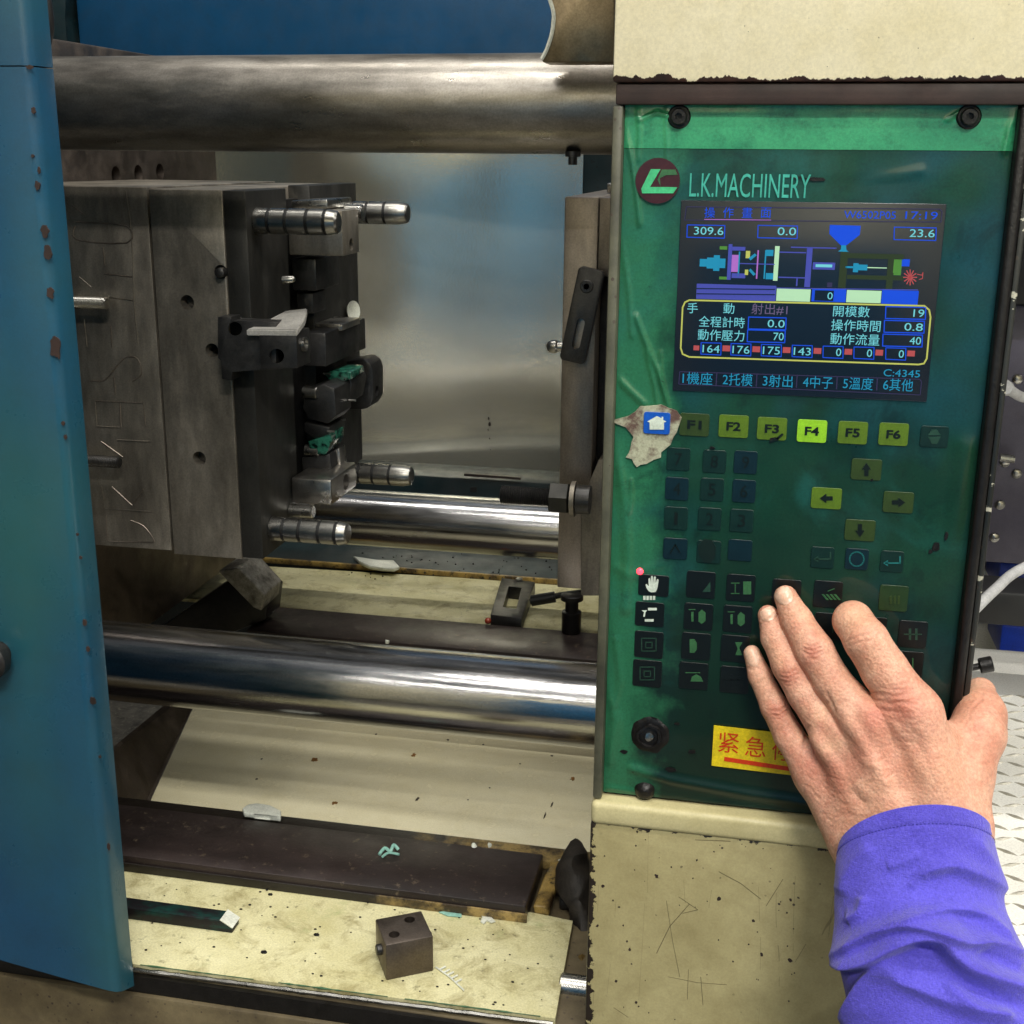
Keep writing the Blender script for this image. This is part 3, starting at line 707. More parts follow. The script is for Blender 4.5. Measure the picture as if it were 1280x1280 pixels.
# big stud and nut
Yn = YF-.028; c = at(690, 622, Y=Yn); e = at(626, 618, Y=Yn); c.z = e.z
t2 = thing('stud_and_nut', 'thick black threaded stud with a hex nut pointing left from the right plate', 'bolt', e)
pr = [(0, .0060)]; s = .001
while s < (c.x-e.x)+.03: pr += [(s, .0084), (s+.0010, .0070)]; s += .0020
obj('threaded_rod', lathe(e, (1, 0, 0), pr, 24), M['dark'], t2)
bm = bmesh.new(); add_lathe(bm, Vector((c.x-.002, Yn, e.z)), (1, 0, 0), [(0, .0125), (.0012, .0148), (.017, .0148), (.0182, .0125)], 6)
obj('hex_nut', bm, M['grimy'], t2)
obj('washer', lathe(Vector((c.x+.0175, Yn, e.z)), (1, 0, 0), [(0, .016), (.004, .016)], 32), M['mold'], t2)
obj('spacer', lathe(Vector((c.x+.0225, Yn, e.z)), (1, 0, 0), [(0, .013), (.012, .013)], 32), M['dark'], t2)
# ================================================================ machine bed
ZB = CZ-.600
zb = ZB
P_ = lambda x, y, z=ZB: at(x, y, Z=z)
bed = thing('machine_bed', 'cream painted machine bed with a sloping chute between two ledges', 'machine bed', (-.35, 1.2, 0))
fl = P_(170, 1206); fr = P_(692, 1272); bl = P_(158, 1072); br = P_(715, 1150)
xL = -.86; xR = .25
Yfront = (fl.y+fr.y)/2; Yback = (bl.y+br.y)/2
print('bed front/back Y', fl, fr, bl, br)
# rails
rt = ZB+.014
r0 = at(150, 1004, Z=rt); r1 = at(665, 1131, Z=rt); r2 = at(672, 1068, Z=rt); r3 = at(155, 1072, Z=rt)
print('rail', r0, r1, r2, r3)
YRf = (r1.y+r3.y)/2; YRb = (r0.y+r2.y)/2; XRr = (r1.x+r2.x)/2
obj('front_ledge', box((xL, Yfront-.004, ZB-.03), (xR, YRb+.030, ZB-.006), .002), M['flange'], bed)
LEDGE_FACE = True
obj('front_rail', box((xL, YRf, ZB-.005), (XRr, YRb, rt), .0012), M['rail'], bed, label='dark flat rail along the front ledge')
obj('rail_foot', box((xL, YRf-.0025, ZB-.0052), (XRr+.0015, YRf-.0004, rt-.006), .0006), M['lip'], bed, label='stained foot of the front rail')
zr0 = at(400, 1020, Y=YRb+.02)
obj('chute_lip', box((xL, YRb+.006, ZB-.0055), (xR, YRb+.030, ZB+.004), .002), M['lip'], bed, label='black lip above the chute, stained yellow towards the cabinet')
# chute: sheet falling towards us from the rear rail
cy0 = YRb+.034; cz0 = ZB-.10; cy1 = 1.47
ct = at(500, 880, Y=cy1).z
pn = Vector((0, ct-cz0, -(cy1-cy0)))
def on_chute(x, y):
    d = ray(x, y); t_ = pn.dot(Vector((0, cy0, cz0))-Vector((0, 0, CZ)))/pn.dot(d); return Vector((0, 0, CZ))+d*t_
e0, e1 = on_chute(196, 984), on_chute(236, 897)
cxl0 = e0.x+(e0.x-e1.x)*(e0.y-cy0)/(e1.y-e0.y); cxl1 = e1.x+(e1.x-e0.x)*(cy1-e1.y)/(e1.y-e0.y)
print('chute', cy0, cz0, cy1, ct)
bl0 = Vector((cxl0-.02, cy0, cz0)); 
nrm = Vector((0, ct-cz0, -(cy1-cy0))).normalized()*.003
obj('chute_sheet', prism([Vector((cxl0, cy0, cz0)), Vector((xR, cy0, cz0)), Vector((xR, cy1, ct)), Vector((cxl1, cy1, ct))], nrm), M['chute'], bed, label='pale glossy chute sheet flecked with rust')
obj('chute_side', prism([Vector((cxl0-.001, cy0, cz0)), Vector((cxl1-.001, cy1, ct)), Vector((cxl1-.012, cy1, ct+.004)), Vector((cxl0-.048, cy0, ZB-.006))], (-.003, 0, .001)), M['platen'], bed)
for k, (x, y, r, st2) in enumerate(((393, 950, 4.2, 1), (517, 944, 2.8, 1.5), (418, 1004, 3, 1), (716, 974, 3, 1.2), (522, 999, 1.6, 3), (560, 925, 1.5, 1), (604, 931, 1.3, 1), (327, 949, 1.6, 1), (321, 974, 1.6, 1), (690, 1006, 1.2, 4), (681, 1020, 1, 5), (470, 918, 1.4, 1), (650, 955, 1.2, 1), (612, 985, 1.1, 1), (585, 1000, 1, 1), (690, 945, 1.6, 1))):
    c_ = on_chute(x, y); nn_ = Vector((0, -(ct-cz0), (cy1-cy0))).normalized(); nn_ = Vector((0, -abs(nn_.y), abs(nn_.z))); uu = Vector((0, nn_.z, -nn_.y)).normalized() if False else Vector((1, 0, 0)).cross(nn_)
    rq = random.Random(k); kk = .00085*r
    ring_ = [c_+nn_*.0006+(Vector((1, 0, 0))*math.cos(a_)+uu*math.sin(a_)*st2*1.3)*kk*(1+.45*rq.uniform(-1, 1)) for a_ in [2*PI*i_/16 for i_ in range(16)]]
    obj('rust_spot', prism(ring_, -nn_*.0004), M['rust_spot'] if k < 4 else M['rail'], bed)
# rear ledge, rail and boards
q0 = P_(330, 775); q1 = P_(740, 812)
print('rear', q0, q1, P_(290, 708), P_(700, 730))
ZR = ZB+.0
rz = ZR+.014
y_a = at(330, 778, Z=rz).y; y_b = at(330, 757, Z=rz).y
obj('rear_ledge', box((cxl0-.02, y_a-.05, ZR-.03), (xR+.3, 1.90, ZR-.006), .002), M['grease'], bed)
obj('rear_rail', box((at(322, 775, Z=rz).x, y_a-.03, ZR-.0055), (xR+.2, y_b, rz), .0012), M['rail'], bed, label='dark flat rail along the rear ledge')
# front apron below the ledge
obj('front_apron', box((xL, Yfront+.030, .25), (xR, Yfront+.036, ZB-.031)), M['black'], bed)
az = at(300, 1264, Y=Yfront-.012).z
obj('ledge_face', box((xL, Yfront-.0085, az+.0005), (xR, Yfront-.0045, ZB-.0068)), M['black'], bed, label='dark band under the front board')
obj('front_flange', box((xL, Yfront-.012, .3), (xR, Yfront+.028, az), .003), M['flange'], bed, label='speckled cream front of the bed')
# boards lying on the ledges
bz = ZB-.0055
def board(name, P, th, label, m='board'):
    bm = bmesh.new(); A = [bm.verts.new(p) for p in P]; f = bm.faces.new(A)
    bmesh.ops.subdivide_edges(bm, edges=bm.edges[:], cuts=3, use_grid_fill=True)
    g = bmesh.ops.extrude_face_region(bm, geom=bm.faces[:])
    for v in [v for v in g['geom'] if isinstance(v, bmesh.types.BMVert)]: v.co.z -= th
    return single(name, bm, M[m], label, 'board', P[0], 'stained boards on the machine bed')
# the front board ends in a clean cut slanting edge beside the control cabinet
board('cover_board', [P_(166, 1205), P_(694, 1273), P_(716, 1151), P_(668, 1141), P_(140, 1070)], .005, 'stained yellowish board on the front ledge, under the drilled steel cube')
zb2 = rz-.009
board('cover_board', [at(200, 745, Z=zb2), at(760, 795, Z=zb2), at(760, 733, Z=zb2), at(200, 700, Z=zb2)], .005, 'stained yellowish board on the rear ledge, under the slotted clamp')
# teal gutter behind the rear board
gy = at(450, 712, Z=zb2).y
single('gutter', box((-1.3, gy+.004, ZR-.0055), (.5, 1.895, ZR+.012), .002), M['teal'], 'dark teal oily gutter behind the rear board', 'gutter', (-.4, gy, ZR))
bm = bmesh.new()
add_box(bm, (at(290, 705, Z=zb2+.004).x, gy-.003, zb2), (.3, gy+.003, zb2+.008), .001)
single('angle_strip', bm, M['grease'], 'brown greasy rim along the back of the rear board', 'angle strip', (-.4, gy, zb2))
# green painted front edge of the front board
P = [P_(165, 1206)+Vector((0, -.001, 0)), P_(692, 1274)+Vector((0, -.001, 0))]
bm = bmesh.new()
n_ = 60
L = [P[0].lerp(P[1], k/n_)+Vector((0, -.0012, -.0022+.0006*noise.noise(Vector((k*.5, 0, 0))))) for k in range(n_+1)]
add_tube(bm, L, [.0017+.0006*noise.noise(Vector((k*.9, 3, 0))) for k in range(n_+1)], 6)
single('edge_strip', bm, M['steel'], 'thin pale metal strip along the front edge of the front board', 'edge strip', P[0])
for a_, b_ in ((0.02, 0.30), (0.36, 0.62), (0.66, 0.97)):
    L = [P[0].lerp(P[1], a_+(b_-a_)*k/20)+Vector((0, .0018, .0004)) for k in range(21)]
    single('paint_residue', tube(L, [.0003+.0015*max(0, noise.noise(Vector((k*1.7, a_*9, 0)))) for k in range(21)], 6), paint('green_residue', lin(62, 104, 66), lin(24, 50, 34), .5, 60).m if a_ < .1 else bpy.data.materials['green_residue'],
       {0.02: 'green paint residue on the board edge near the blue cover', .36: 'green paint residue in the middle of the board edge', .66: 'green paint residue on the board edge near the cabinet'}[a_], 'residue', L[0])
# ---- junk in the gap between the board and the cabinet
bm = lathe(at(700, 1232, Y=.80), (1, 0, 0), [(0, .0085), (.001, .0098), (.05, .0098)], 32)
single('steel_roller', bm, M['steel'], 'short shiny steel roller at the bottom beside the cabinet corner', 'roller', at(716, 1245, Y=.80))
P = smooth_path([at(x, y, Y=Y) for x, y, Y in ((716, 1052, .93), (716, 1085, .92), (722, 1120, .90), (728, 1155, .88), (733, 1188, .87))], 5)
bm = tube(P, list(np.interp(np.arange(len(P)), [0, 2, 6, 10, 14, 20], [.006, .0115, .0135, .0125, .0095, .006])), 14); roughen(bm, .006, 60)
single('lever_arm', bm, plain('greasy_grey_iron', lin(60, 54, 47), .55, .2, bump=1.2, var=.6), 'black greasy lever standing beside the cabinet corner', 'lever', at(730, 1180, Y=.88))
bm = lathe(at(700, 1122, Y=.905), (1, .1, 0), [(0, .009), (.002, .0105), (.034, .0105)], 24)
single('dark_bush', bm, M['dark'], 'dark cylinder bush next to the black lever', 'bush', at(718, 1140, Y=.905))
bm = box(P_(668, 1141)+Vector((0, -.0, -.002)), P_(705, 1085)+Vector((0, 0, .006)), .002, 3); roughen(bm, .003, 90, 2)
single('dirt_heap', bm, M['grease'], 'greasy crumbled dirt behind the right corner of the front board', 'dirt', P_(690, 1120)); COL.objects['dirt_heap']['kind'] = 'stuff'
bm = bmesh.new()
for x, y, r in ((708, 1240, .008), (702, 1200, .007), (728, 1205, .006), (730, 1262, .006), (712, 1272, .008)):
    c_ = at(x, y, Y=.82+.0003*(1260-y)); bmesh.ops.create_icosphere(bm, subdivisions=2, radius=r, matrix=Matrix.Translation(c_))
roughen(bm, .004, 120)
o = single('grit', bm, M['grease'], 'lumps of oily grit in the gap beside the cabinet', 'grit', at(712, 1240, Y=.82)); o['kind'] = 'stuff'
# ================================================================ loose things on the bed
# drilled steel cube
a = P_(483, 1226); b = P_(542, 1214); w = (b-a); yawc = math.atan2(w.y, w.x); s = w.length
d3 = Vector((-math.sin(yawc), math.cos(yawc), 0))
hgt = .031
u3 = w.normalized(); z3 = Vector((0, 0, 1))
c3 = lambda i, j, k: a + u3*i*s + d3*j*s*.95 + z3*k*hgt
cb = thing('drilled_cube', 'small grey steel cube with two holes on top, lying on the front board', 'steel cube', c3(.5, .5, 0))
me = prism([c3(0, 0, 0), c3(1, 0, 0), c3(1, 1, 0), c3(0, 1, 0)], z3*hgt, .0011)
hs = [cyl(c3(i, j, .5), c3(i, j, 1.3), r, 28) for i, j, r in ((.25, .32, .0042), (.68, .74, .0042))]
hs += [lathe(c3(i, j, 1-.04), (0, 0, 1), [(0, .0040), (.0016, .0055), (.004, .0055)], 28) for i, j in ((.25, .32), (.68, .74))]
obj('cube_body', cut(me, hs[:2]), M['platen'], cb)
obj('set_screw', lathe(c3(0, .45, .55), -u3, [(-.004, .0042), (.0032, .0042), (.0040, .0036)], 20), M['dark'], cb)
obj('set_screw', lathe(c3(1, .5, .60), u3, [(-.004, .0042), (.0024, .0042), (.0032, .0036)], 20), M['dark'], cb)
# green latch bar
Yk = .80; zk = at(270, 1150, Y=Yk).z
x0 = at(120, 1140, Y=Yk).x; x1 = at(289, 1150, Y=Yk).x
hh = at(270, 1148, Y=Yk).z-at(270, 1177, Y=Yk).z
lt = thing('latch_bar', 'green and black square bar with a filed bright end, sticking out of the blue cover', 'latch bar', ((x0+x1)/2, Yk, zk-hh))
P = [Vector((x0, Yk, zk-hh)), Vector((x1-.003, Yk, zk-hh)), Vector((x1, Yk, zk-hh+.003)), Vector((x1, Yk, zk-.006)), Vector((x1-.010, Yk, zk)), Vector((x0, Yk, zk))]
n = NT('worn_green_paint'); n.color(n.mix(n.ramp(n.noise(70, 6, .7, (.4, 1, 1)), .36, .50), lin(18, 62, 56), lin(26, 24, 28))); n.set(Roughness=.4, Metallic=.3)
obj('bar', prism(P, (0, .014, 0), .0008), n.m, lt)
P = [Vector((x1-.0098, Yk-.0004, zk+.0005)), Vector((x1+.0006, Yk-.0004, zk-.0057)), Vector((x1+.0006, Yk+.0144, zk-.0057)), Vector((x1-.0098, Yk+.0144, zk+.0005))]
obj('filed_end', prism(P, (.0004, 0, .0006)), M['scrap'], lt, label='bright filed bevel')
# plastic scraps
def scrap(name, P, th, m, label, Zs, n=4, amp=.0012, cat='plastic scrap', grp='plastic scraps on the machine bed'):
    pts = [at(x, y, Z=Zs) for x, y in P]
    bm = prism(pts, (0, 0, th), th*.3, 2); roughen(bm, amp, 130)
    o = single(name, bm, M[m], label, cat, at(P[0][0], P[0][1], Z=Zs), grp); return o
scrap('plastic_scrap', [(303, 1016), (310, 1011), (322, 1009), (338, 1012), (352, 1019), (351, 1028), (338, 1024), (318, 1023), (305, 1022)], .005, 'scrap', 'white rounded plastic piece lying between front rail and lip', rt+.0005, amp=.0004)
scrap('plastic_scrap', [(441, 699), (452, 702), (470, 705), (492, 705), (500, 712), (493, 715), (478, 714), (462, 712), (450, 706)], .006, 'scrap', 'pale leaf shaped plastic piece in the rear gutter', ZR+.0125)
t = thing('plastic_sprue', 'pale green crumpled plastic sprue on the dark front rail', 'plastic scrap', at(487, 1064, Z=rt))
P = smooth_path([at(x, y, Z=rt+z) for x, y, z in ((474, 1068, .002), (481, 1060, .004), (488, 1064, .003), (492, 1056, .006), (498, 1062, .002))], 4)
obj('sprue_runner', tube(P, .0015, 8), M['scrap_green'], t)
P = smooth_path([at(x, y, Z=rt+z) for x, y, z in ((478, 1071, .002), (486, 1066, .002), (499, 1068, .002))], 4)
obj('sprue_runner', tube(P, .0012, 8), M['scrap_green'], t)
scrap('plastic_scrap', [(597, 1141), (604, 1138), (612, 1146), (620, 1153), (614, 1155), (608, 1151), (605, 1156), (600, 1153), (604, 1148)], .0012, 'scrap', 'white L shaped plastic sprue right of the steel cube', ZB+.0003, amp=.0004)
scrap('plastic_scrap', [(548, 1141), (560, 1139), (577, 1143), (577, 1147), (560, 1146)], .001, 'scrap_green', 'pale green flat chip behind the steel cube', ZB+.0003, amp=.0004)
scrap('plastic_scrap', [(477, 1107), (500, 1108), (525, 1112), (550, 1113), (551, 1117), (525, 1118), (498, 1115), (480, 1112)], .001, 'scrap', 'long white plastic strip lying at the foot of the front rail', ZB+.0003, amp=.0006)
t = thing('plastic_comb', 'white toothed plastic sprue lying right of the steel cube, near the board edge', 'plastic scrap', at(560, 1220, Z=ZB))
obj('comb_runner', tube([at(545, 1209, Z=ZB+.001), at(562, 1221, Z=ZB+.001), at(580, 1238, Z=ZB+.001)], .0007, 6), M['scrap'], t)
for k, (x, y) in enumerate(((549, 1212), (554, 1216), (559, 1219), (564, 1223), (569, 1228))):
    obj('comb_tooth', tube([at(x, y, Z=ZB+.001), at(x+8, y-4, Z=ZB+.0012)], .0008, 6), M['scrap'], t)
for k, (x, y, zz, lb) in enumerate(((271, 1077, ZB, 'left of two tiny white pellets at the foot of the front rail'), (284, 1078, ZB, 'right of two tiny white pellets at the foot of the front rail'),
     (699, 1078, ZB, 'white plastic crumb at the right end of the front rail'), (592, 1057, rt, 'small white crumb near the back edge of the front rail'), (612, 1056, rt, 'small white crumb on the front rail, nearest the cabinet'),
     (484, 802, rt, 'white chip on the dark shelf behind the shiny front bar'))):
    bm = bmesh.new(); bmesh.ops.create_icosphere(bm, subdivisions=2, radius=.0022 if k != 5 else .003, matrix=Matrix.Translation(at(x, y, Z=zz+.002))); roughen(bm, .0015, 300)
    single('plastic_crumb', bm, M['scrap'], lb, 'plastic crumb', at(x, y, Z=zz), 'plastic crumbs on the machine bed')
single('purple_bead', lathe(at(378, 1103, Z=ZB+.0003), (0, 0, 1), [(0, .0018), (.001, .0018)], 12), plain('purple_plastic', lin(70, 50, 150)), 'tiny purple bead on the front board below the rail', 'bead', at(378, 1103, Z=ZB))
# specks of dirt
bm = bmesh.new(); rnd = random.Random(3)
for k in range(70):
    x = rnd.uniform(180, 690); y0 = 1080+(x-160)*.145; y = rnd.uniform(y0+4, y0+110)
    c_ = at(x, y, Z=ZB+.0004); r = rnd.uniform(.0004, .0011)*(2.2 if rnd.random() < .06 else 1)
    bmesh.ops.create_icosphere(bm, subdivisions=1, radius=r, matrix=Matrix.Translation(c_) @ Matrix.Diagonal((1.4, 1, .5, 1)))
for k in range(70):
    x = rnd.uniform(430, 700); y = rnd.uniform(688, 724)
    c_ = at(x, y, Z=ZR+.0125); bmesh.ops.create_icosphere(bm, subdivisions=1, radius=rnd.uniform(.0007, .002), matrix=Matrix.Translation(c_))
o = single('dirt_specks', bm, M['black'], 'dark dirt specks scattered over the boards and gutter', 'dirt', at(400, 1150, Z=ZB)); o['kind'] = 'stuff'
# slotted clamp, wrench rod and pot on the rear board
zc = zb2+.0003
t = thing('slotted_clamp', 'black slotted clamp block standing on the rear board', 'clamp', at(640, 778, Z=zc))
a = at(613, 768, Z=zc+.018); b = at(652, 773, Z=zc+.018); c = at(669, 727, Z=zc+.018); d = at(627, 722, Z=zc+.018)
me = prism([a, b, c, d], (0, 0, -.018), .0016)
ce = (a+b+c+d)/4; u = (b-a)*.22; v = (d-a)*.28
obj('clamp_body', cut(me, [prism([ce-u-v+Vector((0, 0, .01)), ce+u-v+Vector((0, 0, .01)), ce+u+v+Vector((0, 0, .01)), ce-u+v+Vector((0, 0, .01))], (0, 0, -.05))]), M['dark'], t)
obj('clamp_screw', lathe(at(649, 724, Z=zc+.019), (0, 0, 1), [(-.003, .005), (.001, .005), (.002, .003)], 16), M['steel'], t)
t = thing('wrench', 'black wrench rod leaning from the clamp to the round pot on the rear board', 'wrench', at(690, 750, Z=zc+.02))
obj('wrench_rod', tube([at(662, 752, Z=zc+.02), at(700, 744, Z=zc+.028), at(745, 738, Z=zc+.036)], .0042, 10), M['dark'], t)
obj('wrench_grip', tube([at(664, 751, Z=zc+.02), at(694, 746, Z=zc+.0268)], .0075, 14), M['rubber'], t)
p = at(714, 790, Z=rz)
single('round_pot', lathe(p, (0, 0, 1), [(0, .0118), (.001, .0125), (.028, .0125), (.029, .0085), (.044, .0085), (.0445, .0145), (.0505, .0145), (.0515, .013)], 28), M['black'], 'round black fitting standing on the rear rail below the right plate', 'fitting', p)
bm = bmesh.new(); bmesh.ops.create_icosphere(bm, subdivisions=2, radius=.0045, matrix=Matrix.Translation(at(610, 776, Z=rz+.005)))
single('red_button', bm, plain('red_plastic', lin(150, 60, 40), .25), 'small reddish bead at the foot of the slotted clamp', 'bead', at(610, 778, Z=rz))
# ================================================================ blue cover at the left
t = thing('blue_door', 'large blue painted door with chipped edge at the left', 'door', (at(60, 600, Y=.73).x, .73, .85))
xe = at(116, 640, Y=.728).x
prof = [(xe-.9, .704), (xe-.030, .704), (xe-.007, .7048), (xe-.0022, .7065), (xe, .711), (xe, .7275), (xe-.002, .729), (xe-.9, .729)]
bm = bmesh.new()
zB = at(160, 1244, Y=.704).z; ztp = CZ+.40
sl = (at(0, 1205, Y=.704).z-at(150, 1248, Y=.704).z)/(at(0, 1205, Y=.704).x-at(150, 1248, Y=.704).x)
zt2 = at(40, 84, Y=.715).z
def colm(z): return [bm.verts.new((x, y, z if z is not None else zB+(x-xe)*sl-(y-.704)*.45)) for x, y in prof]
cols = [colm(None), colm(1.1), colm(1.3), colm(zt2-.0004)]
for A, B in zip(cols, cols[1:]):
    for k in range(len(prof)): bm.faces.new((A[k], A[(k+1) % 8], B[(k+1) % 8], B[k]))
bm.faces.new(cols[0][::-1]); bm.faces.new(cols[-1])
obj('door_panel', finish(bm, 50), M['blue'], t)
bm = bmesh.new(); cols = [colm(zt2+.0004), colm(ztp)]
for k in range(8): bm.faces.new((cols[0][k], cols[0][(k+1) % 8], cols[1][(k+1) % 8], cols[1][k]))
bm.faces.new(cols[0][::-1]); bm.faces.new(cols[1])
obj('door_head', finish(bm, 50), M['blue'], t, label='upper door piece above the thin seam')
# bare chips along the edge
rnd = random.Random(5)
for x, y, rx, rz_ in ((56, 288, 4.5, 8), (60, 316, 5, 10), (63, 366, 4.5, 8), (70, 434, 6, 17), (42, 138, 2.5, 4.5), (47, 232, 3, 6), (37, 84, 4, 2.5), (41, 195, 1.8, 2), (49, 213, 1.6, 4), (106, 778, 3, 5), (110, 811, 2.5, 4), (116, 876, 4, 6.5), (125, 946, 1.6, 2.5), (136, 1058, 2, 6), (79, 529, 2, 3), (82, 546, 2, 3.5), (97, 668, 1.6, 2.4), (101, 697, 2, 2.6)):
    c_ = at(x, y, X=xe); side_ = .711 < c_.y
    if not side_: c_ = at(x, y, Y=.7044)
    k_ = c_.y/FPX
    n_ = Vector((1, 0, 0)) if side_ else Vector((0, -1, 0))
    tx = Vector((0, 1, 0)) if side_ else Vector((1, 0, 0))
    if side_: rx *= .9
    bm = bmesh.new(); ring = []
    for i in range(28):
        a = 2*PI*i/28; q = 1+.42*noise.noise(Vector((math.cos(a)*1.5+x, math.sin(a)*1.5+y, 0)))+.22*noise.noise(Vector((math.cos(a)*5+x, math.sin(a)*5, y)))
        ring.append(bm.verts.new(c_+n_*.0005+tx*rx*k_*1.2*q*math.cos(a)+Vector((0, 0, 1))*rz_*k_*q*math.sin(a)))
    bm.faces.new(ring); g = bmesh.ops.extrude_face_region(bm, geom=bm.faces[:])
    for v_ in [v_ for v_ in g['geom'] if isinstance(v_, bmesh.types.BMVert)]: v_.co -= n_*.0009
    obj('paint_chip', bm, M['rust'], t)
# handle at the left border
c_ = at(-16, 826, Y=.69)
bm = lathe(c_+Vector((0, .02, 0)), (0, -1, 0), [(0, .009), (.010, .009), (.014, .014), (.022, .0145), (.026, .012), (.0275, .006)], 32)
obj('handle_knob', bm, M['dark'], t)
P = smooth_path([at(x, y, Y=.7038) for x, y in ((10, 822), (28, 810), (42, 794), (50, 772))], 6)
# bottom guide foot of the door and hose at its top
bm = box((xe-.012, .7295, zB+.012), (xe+.004, .76, at(160, 1130, Y=.74).z), .002)
bm.free()
single('door_roller', lathe(at(172, 1172, Y=.84), (0, 1, 0), [(0, .012), (.001, .0135), (.012, .0135)], 32), M['black'], 'black roller tucked behind the lower corner of the blue door', 'roller', at(172, 1190, Y=.85))
P = smooth_path([at(x, y, Y=.92) for x, y in ((40, -30), (54, -10), (60, 18), (60, 42), (54, 66), (44, 90))], 6)
single('black_hose', tube(P, .0042, 12), M['rubber'], 'black hose curving down behind the top of the blue door', 'hose', P[0])
# ================================================================ right of the panel
zs = at(1260, 706, Y=1.25)
t = thing('grey_cabinet', 'grey violet cabinet with rivets behind the right edge of the panel', 'cabinet', (at(1260, 500, Y=1.25).x+.1, 1.3, .6))
gx = at(1190, 500, Y=1.25).x
obj('cabinet_body', box((gx-.05, 1.25, zs.z), (gx+.7, 1.6, at(1260, 380, Y=1.25).z), .006), M['grey_purple'], t)
obj('cabinet_head', box((gx-.05, 1.23, at(1260, 379, Y=1.25).z), (gx+.7, 1.6, at(1260, 150, Y=1.25).z), .006), M['rubber'], t)
for x, y in ((1272, 474), (1256, 578), (1250, 631), (1243, 672), (1271, 592)):
    obj('rivet', lathe(at(x, y, Y=1.2499), (0, -1, 0), [(0, .005), (.0015, .0045), (.0025, .0025)], 16), M['steel'], t)
obj('hinge_pin', tube([at(1250, 572, Y=1.235), at(1268, 574, Y=1.235)], .004, 10), M['steel'], t)
t = thing('rail_beam', 'dark horizontal beam under the grey cabinet', 'beam', at(1250, 790, Y=1.15))
obj('beam', box((gx-.1, 1.12, at(1260, 783, Y=1.12).z), (gx+.6, 1.17, at(1260, 741, Y=1.12).z), .003), M['rubber'], t)
for k, (x, y, w_, h_) in enumerate(((1270, 722, 30, 24), (1272, 800, 40, 26))):
    c_ = at(x, y, Y=1.36)
    single('blue_crate', box((c_.x-.018, 1.36, c_.z-.02), (c_.x+.06, 1.44, c_.z+.016), .003), M['royal'], ('small royal blue crate seen above the dark beam' if k == 0 else 'small royal blue crate seen below the dark beam'), 'crate', c_, 'blue crates behind the beam')
struct('rear_bench', box((gx-.1, 1.45, .5), (gx+.7, 2.0, at(1250, 712, Y=1.45).z), .003), M['tread'])
P = smooth_path([at(x, y, Y=Y) for x, y, Y in ((1205, 775, .90), (1228, 752, .93), (1246, 735, .96), (1268, 716, 1.0), (1310, 695, 1.05))], 6)
single('white_cable', tube(P, .0042, 12), M['cable'], 'white cable rising to the right from behind the panel, above the screw', 'cable', P[0], 'white cables by the panel')
P = smooth_path([at(x, y, Y=Y) for x, y, Y in ((1256, 484, .85), (1266, 490, .87), (1280, 497, .9), (1310, 500, .92))], 6)
single('white_cable', tube(P, [.005]*3+[.0035]*(len(P)-3), 12), M['cable'], 'upper short white cable with plug beside the panel edge', 'cable', P[0], 'white cables by the panel')
# checker plate platform
zt3 = CZ-.47
t = thing('tread_platform', 'pale checker plate platform under the arm at the right', 'platform', (at(1250, 1000, Z=zt3).x, .9, zt3-.05))
yb3 = at(1250, 812, Z=zt3).y; xl3 = xpan+.262
obj('plate', box((at(1180, 900, Z=zt3).x-.02, .42, zt3-.006), (at(1280, 900, Z=zt3).x+.6, yb3, zt3), .001), M['tread'], t)
bm = bmesh.new(); k = 0
for i in range(56):
    for j in range(40):
        x = at(1180, 900, Z=zt3).x-.015+i*.0155; y = .43+j*.0175
        if y > yb3-.01: continue
        if x > .75: continue
        a_ = math.radians(28 if (i+j) % 2 else -28) if False else math.radians(-30 if (i+j) % 2 else 24)
        L_ = .0085; u_ = Vector((math.cos(a_), math.sin(a_), 0)); v_ = Vector((-u_.y, u_.x, 0))*.0013; c_ = Vector((x, y, zt3))
        top = Vector((0, 0, .0011))
        q = [bm.verts.new(c_-u_*L_), bm.verts.new(c_+v_*1.6), bm.verts.new(c_+u_*L_), bm.verts.new(c_-v_*1.6)]
        r_ = [bm.verts.new(c_-u_*L_*.6+top), bm.verts.new(c_+v_*.6+top), bm.verts.new(c_+u_*L_*.6+top), bm.verts.new(c_-v_*.6+top)]
        bm.faces.new(r_)
        for m_ in range(4): bm.faces.new((q[m_], q[(m_+1) % 4], r_[(m_+1) % 4], r_[m_]))
o = obj('tread_pattern', bm, M['tread_bar'], t); o['kind'] = 'stuff'
# unseen blue panel, added only to give the enamel sheet its blue reflection
# the machine on the other side of the gangway, behind the camera
t = thing('opposite_machine', 'cream painted machine across the gangway, seen only in reflections', 'machine', (0, -2.5, 0))
obj('machine_housing', box((-5, -3.1, .25), (4, -2.4, 2.9), .02), M['cream_far'], t)
obj('machine_window', box((-.9, -2.41, 1.15), (.5, -2.39, 1.9), .004), M['grey_purple'], t)
single('reflection_panel', box((-.46, -.36, .62), (.50, -.32, 1.62), .004), M['blue_pale'], 'unseen blue panel added behind the camera for the blue reflection in the pale sheet', 'reflection panel', (-.2, -.34, .72))
